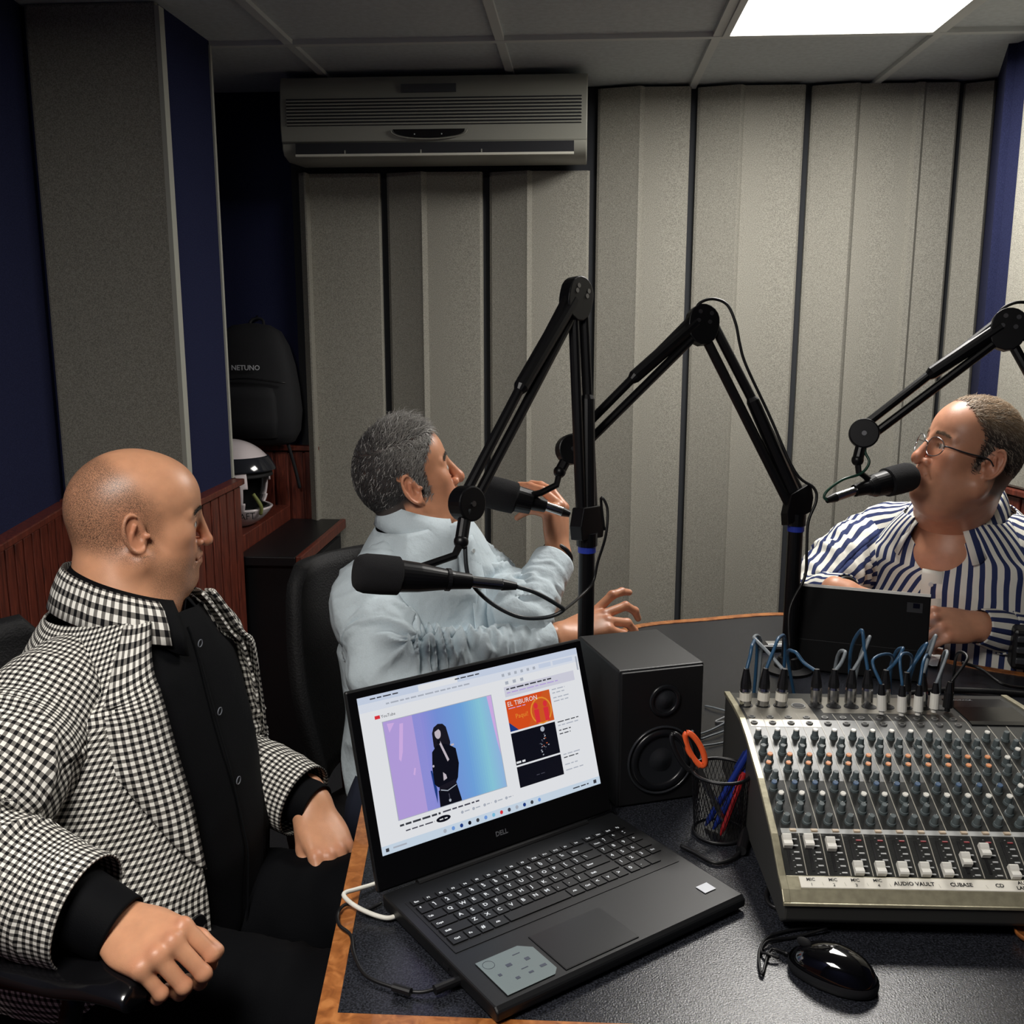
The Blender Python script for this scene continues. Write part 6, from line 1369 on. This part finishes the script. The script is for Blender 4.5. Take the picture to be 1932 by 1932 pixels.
sleeve([TB.c(.90)+TB.l*.07, shL+TB.l*.02-U*.02, (shL+elL)/2, elL, (elL+wrL)/2, wrL-(wrL-elL)*.12], [.036, .066, .066, .060, .055, .050, .046, .044], 'shirt_sleeve', M_BLUESH, t, 9, .014, nu=90, n=150, bunch=.5, freq=26)
d = vn(wrL-elL); b1, b2, _ = basis(d); MB().tube([wrL-d*.002+(b1*math.cos(a)+b2*math.sin(a))*.031 for a in np.linspace(0, 2*np.pi, 25)], .005, 8, sm=0).build('watch', M_BLACK, t, smooth=True)
for s_ in (-1, 1):
    hip = P0+lB*.09*s_+U*.03; kn = P0+fB*.44+lB*.11*s_+U*.05; ank = kn-fB*.04; ank[2] = .10
    sleeve([hip-fB*.06, hip+fB*.08, (hip+kn)/2, kn, kn-U*.09, (kn+ank)/2, ank], [.105, .10, .092, .08, .07, .062, .058], 'trouser_leg', M_BLUESH2, t, 4, .005, 50, 60); shoe(t, ank, fB)
ch, *_ = office_chair('dark office chair behind the grey-haired man, partly hidden by him', P0-fB*.02, fB, back_w=.175, back_top=.42, back_off=.17)

# ================= the man in glasses and the striped shirt
fC = dirv(228); lC = left_of(fC); fhC = dirv(188); lhC = left_of(fhC); SKC = (204, 146, 116)
P1 = PD(1810, 948, 2.34); P0 = PD(1800, 1480, 2.52); P0[2] = .50
t = thing('person', (P0[0], P0[1], 0), 'person, a man with glasses in a blue and white striped shirt behind the tablet', 'person'); tC = t
scC = np.array([.98, 1.0, 1.09]); earC = PD(1862, 878, 2.10); orgC = earC-lhC*.080; B = Body()
hairC = lambda L: np.clip(sstep(-.03, -.01, L[:, 2])*(1-sstep(.012, .030, L[:, 0]-.9*np.maximum(0, L[:, 2]-.05)))+sstep(-.06, -.045, L[:, 2])*(L[:, 0] < -.035)-2*((np.abs(L[:, 1]) > .0765)*(L[:, 2] < .038)*(L[:, 0] > -.034)), 0, 1)
hC = dict(fat=1.3, nose=1.15, browd=.45, brow=(110, 90, 74), hairmask=hairC, scalp=(92, 80, 72), jowl=1.35)
RC = build_head(B, hC, orgC, fhC, math.radians(18), math.radians(0), scC, SKC, P1-U*.01+fC*.04, .074, vox=.0024); eyes(t, RC, orgC, scC); brows(t, RC, orgC, scC, hC, ('fair', (120, 98, 80)), .6)
sC = [(0, .21, .18, .15), (.2, .23, .20, .15), (.4, .23, .20, .15), (.6, .225, .18, .145), (.76, .225, .155, .135), (.85, .215, .13, .12), (.93, .17, .115, .11), (1.0, .085, .08, .08)]
TC = Torso(P0, P1, fC, sC, bow=-.03)
shR = TC.pt(-np.pi/2, .80)[()]+TC.l*.035; shL = TC.pt(np.pi/2, .80)[()]-TC.l*.035
elR = PD(1536, 1125, 2.36); wrR = PD(1600, 1120, 2.26); elL = PD(2020, 1215, 2.28); wrL = PD(1846, 1182, 2.19)
core(B, [(P0+U*.02, P0+(P1-P0)*.5+TC.ff*.01, .13, .13), (P0+(P1-P0)*.5, P0+(P1-P0)*.80+TC.ff*.02, .14, .11), (shR-U*.03, shL-U*.03, .04, .04), (P0+(P1-P0)*.80+TC.ff*.045, P1, .088, .07), (shR, elb(shR, elR, wrR), .045, .030), (elb(shR, elR, wrR), wrR, .030, .027), (shL, elb(shL, elL, wrL), .045, .032), (elb(shL, elL, wrL), wrL, .032, .029), (P0-lC*.10, P0+fC*.38-lC*.13, .085, .07), (P0+lC*.10, P0+fC*.38+lC*.13, .085, .07)], SKC)
xr = PD(1665, 1142, 2.24)-wrR; build_hand(B, wrR, xr, U*.9+vn(O0-wrR)*.25, 1, SKC, 1.08, vox=.0024, curl=((.3, .6, .4), (.35, .6, .4), (.4, .6, .4), (.45, .6, .4)), spread=.06, thumb=(.4, .2))
xl = PD(1780, 1178, 2.165)-wrL; build_hand(B, wrL, xl, U*.55+vn(O0-wrL)*.8, -1, SKC, 1.10, vox=.0024, curl=((.9, 1.2, .5), (1.0, 1.2, .6), (1.1, 1.2, .6), (1.15, 1.2, .6)), spread=.03, thumb=(.45, .35))
B.build(t)
def flowC(P): top = sstep(.07, .10, P[:, 2])[:, None]; a = np.stack([-.8*np.ones(len(P)), 0*P[:, 0], -.6*np.ones(len(P))], 1); b = np.stack([-.9*np.ones(len(P)), -.35*np.ones(len(P)), 0*P[:, 0]], 1); return a*(1-top)+b*top
def colC(P, rng):
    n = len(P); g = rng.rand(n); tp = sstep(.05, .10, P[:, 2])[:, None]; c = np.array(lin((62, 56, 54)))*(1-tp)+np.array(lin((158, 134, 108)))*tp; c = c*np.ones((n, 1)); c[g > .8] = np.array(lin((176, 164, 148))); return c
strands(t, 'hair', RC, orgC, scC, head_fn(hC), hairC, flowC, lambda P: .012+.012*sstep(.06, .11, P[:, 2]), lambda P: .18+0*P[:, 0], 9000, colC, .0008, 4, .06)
# glasses
g = thing('x', (0, 0, 0), '', '') if False else None
def hp(x, y, z): return head_pt(RC, orgC, scC, (x, y, z))
M_GLF = mat('glasses_frame', (150, 150, 155), .2, .9); 
def lens_pts(s_, n=28): return [hp(.104-.012*abs(math.cos(a)*.026+.034-.034)*0-.010*max(0, math.cos(a)), s_*(.034+.0265*math.cos(a)), .004+.0185*math.sin(a)*(1 if math.sin(a) > 0 else 1.05)) for a in np.linspace(0, 2*np.pi, n)]
gl = MB()
for s_ in (1, -1): gl.tube(lens_pts(s_), .0011, 6, sm=0)
gl.tube([hp(.104, .009, .008), hp(.107, 0, .011), hp(.104, -.009, .008)], .0014, 6)
fr = gl.build('glasses', M_GLF, t, smooth=True)
for s_ in (1, -1):
    MB().tube([hp(.094, s_*.060, .009), hp(.088, s_*.069, .010), hp(.05, s_*.078, .010), hp(.005, s_*.083, .012), hp(-.012, s_*.085, .002)], .0017, 6).build('glasses_temple', mat('temple_dark', (40, 42, 48), .3), t, smooth=True)
    L_ = lens_pts(s_); m = MB(); m.add([np.mean(L_[:-1], 0)]+L_[:-1], [(0, i+1, (i+1) % 27+1) for i in range(27)]); m.build('glasses_lens', mat('lens_glass', (255, 255, 255), .0, trans=1.0, alpha=.25, spec=.5), t, smooth=True)
# shirt with an open neck
def vR(t_): return float(np.interp(t_, [0, .79, 1.0], [0.0, 0.0, .46]))
foC = lambda ph, t_, u, v: fold_noise(.010, 5, 6, 31, shear=2)(ph, t_, u, v)+.004*np.sin(ph*4+t_*11)
G, PT = cloth(TC, -.02, .975, lambda q: 2*np.pi-vR(q), lambda q: vR(q), .006, foC, nu=200, nv=150); MB().grid(G, False, 0, PT).build('shirt', M_STRIPE, t, smooth=True, solid=.003)
collar(t, 'shirt_collar', M_STRIPE, P1-U*.018+TC.ff*.004, fC, P1-P0, .092, .42, .036, .052, .036, rb=.088, spread=.03, tilt=.40)
MB().grid(np.array([[TC.pt(.0+.06*k, s_, .014)[()] for k in (-1, 0, 1)] for s_ in np.linspace(.1, .785, 40)]), False, 0, np.array([[[.0165+.001*k, s_, 0] for k in (-1, 0, 1)] for s_ in np.linspace(.1, .785, 40)])).build('shirt_placket', M_STRIPE, t, smooth=True, solid=.002)
mb = MB()
for s_ in (.73, .60, .46): c = TC.pt(.0, s_, .016)[()]; mb.cyl(c, c+TC.ff*.002, .0055, n=12)
mb.build('shirt_buttons', MATS['button_white'], t)
sleeve([TC.c(.90)-TC.l*.09, shR-TC.l*.03-U*.02, (shR+elR)/2-TC.l*.02, elR, (elR+wrR)/2, wrR-(wrR-elR)*.04], [.045, .078, .082, .078, .070, .056, .044], 'shirt_sleeve', M_STRIPE, t, 12, .010, nu=90, n=130, bunch=.6)
sleeve([TC.c(.90)+TC.l*.09, shL+TC.l*.03-U*.02, (shL+elL)/2+TC.l*.02, elL, (elL+wrL)/2, wrL-(wrL-elL)*.25], [.045, .078, .082, .076, .066, .056, .050], 'shirt_sleeve', M_STRIPE, t, 14, .009, nu=90, n=130, bunch=.6)
d = vn(wrL-elL); sleeve([wrL-d*.085, wrL-d*.045, wrL-d*.000], [.046, .044, .038], 'shirt_cuff', M_STRIPE, t, 3, .001, 50, 20, cuff=False)
d = vn(wrR-elR); b1, b2, _ = basis(d); MB().tube([wrR-d*.004+(b1*math.cos(a)+b2*math.sin(a))*.034 for a in np.linspace(0, 2*np.pi, 25)], .007, 8, sm=0).build('watch', M_BLACK, t, smooth=True)
for s_ in (-1, 1):
    hip = P0+lC*.10*s_+U*.03; kn = P0+fC*.42+lC*.13*s_+U*.05; ank = kn-fC*.04; ank[2] = .10
    sleeve([hip-fC*.06, hip+fC*.08, (hip+kn)/2, kn, kn-U*.09, (kn+ank)/2, ank], [.12, .115, .10, .09, .075, .066, .06], 'trouser_leg', M_TROUS, t, 4, .005, 50, 60); shoe(t, ank, fC)
office_chair('black office chair under the man in glasses, hidden behind the table', P0-fC*.02, fC, back_w=.24, back_top=.40, back_off=.23)
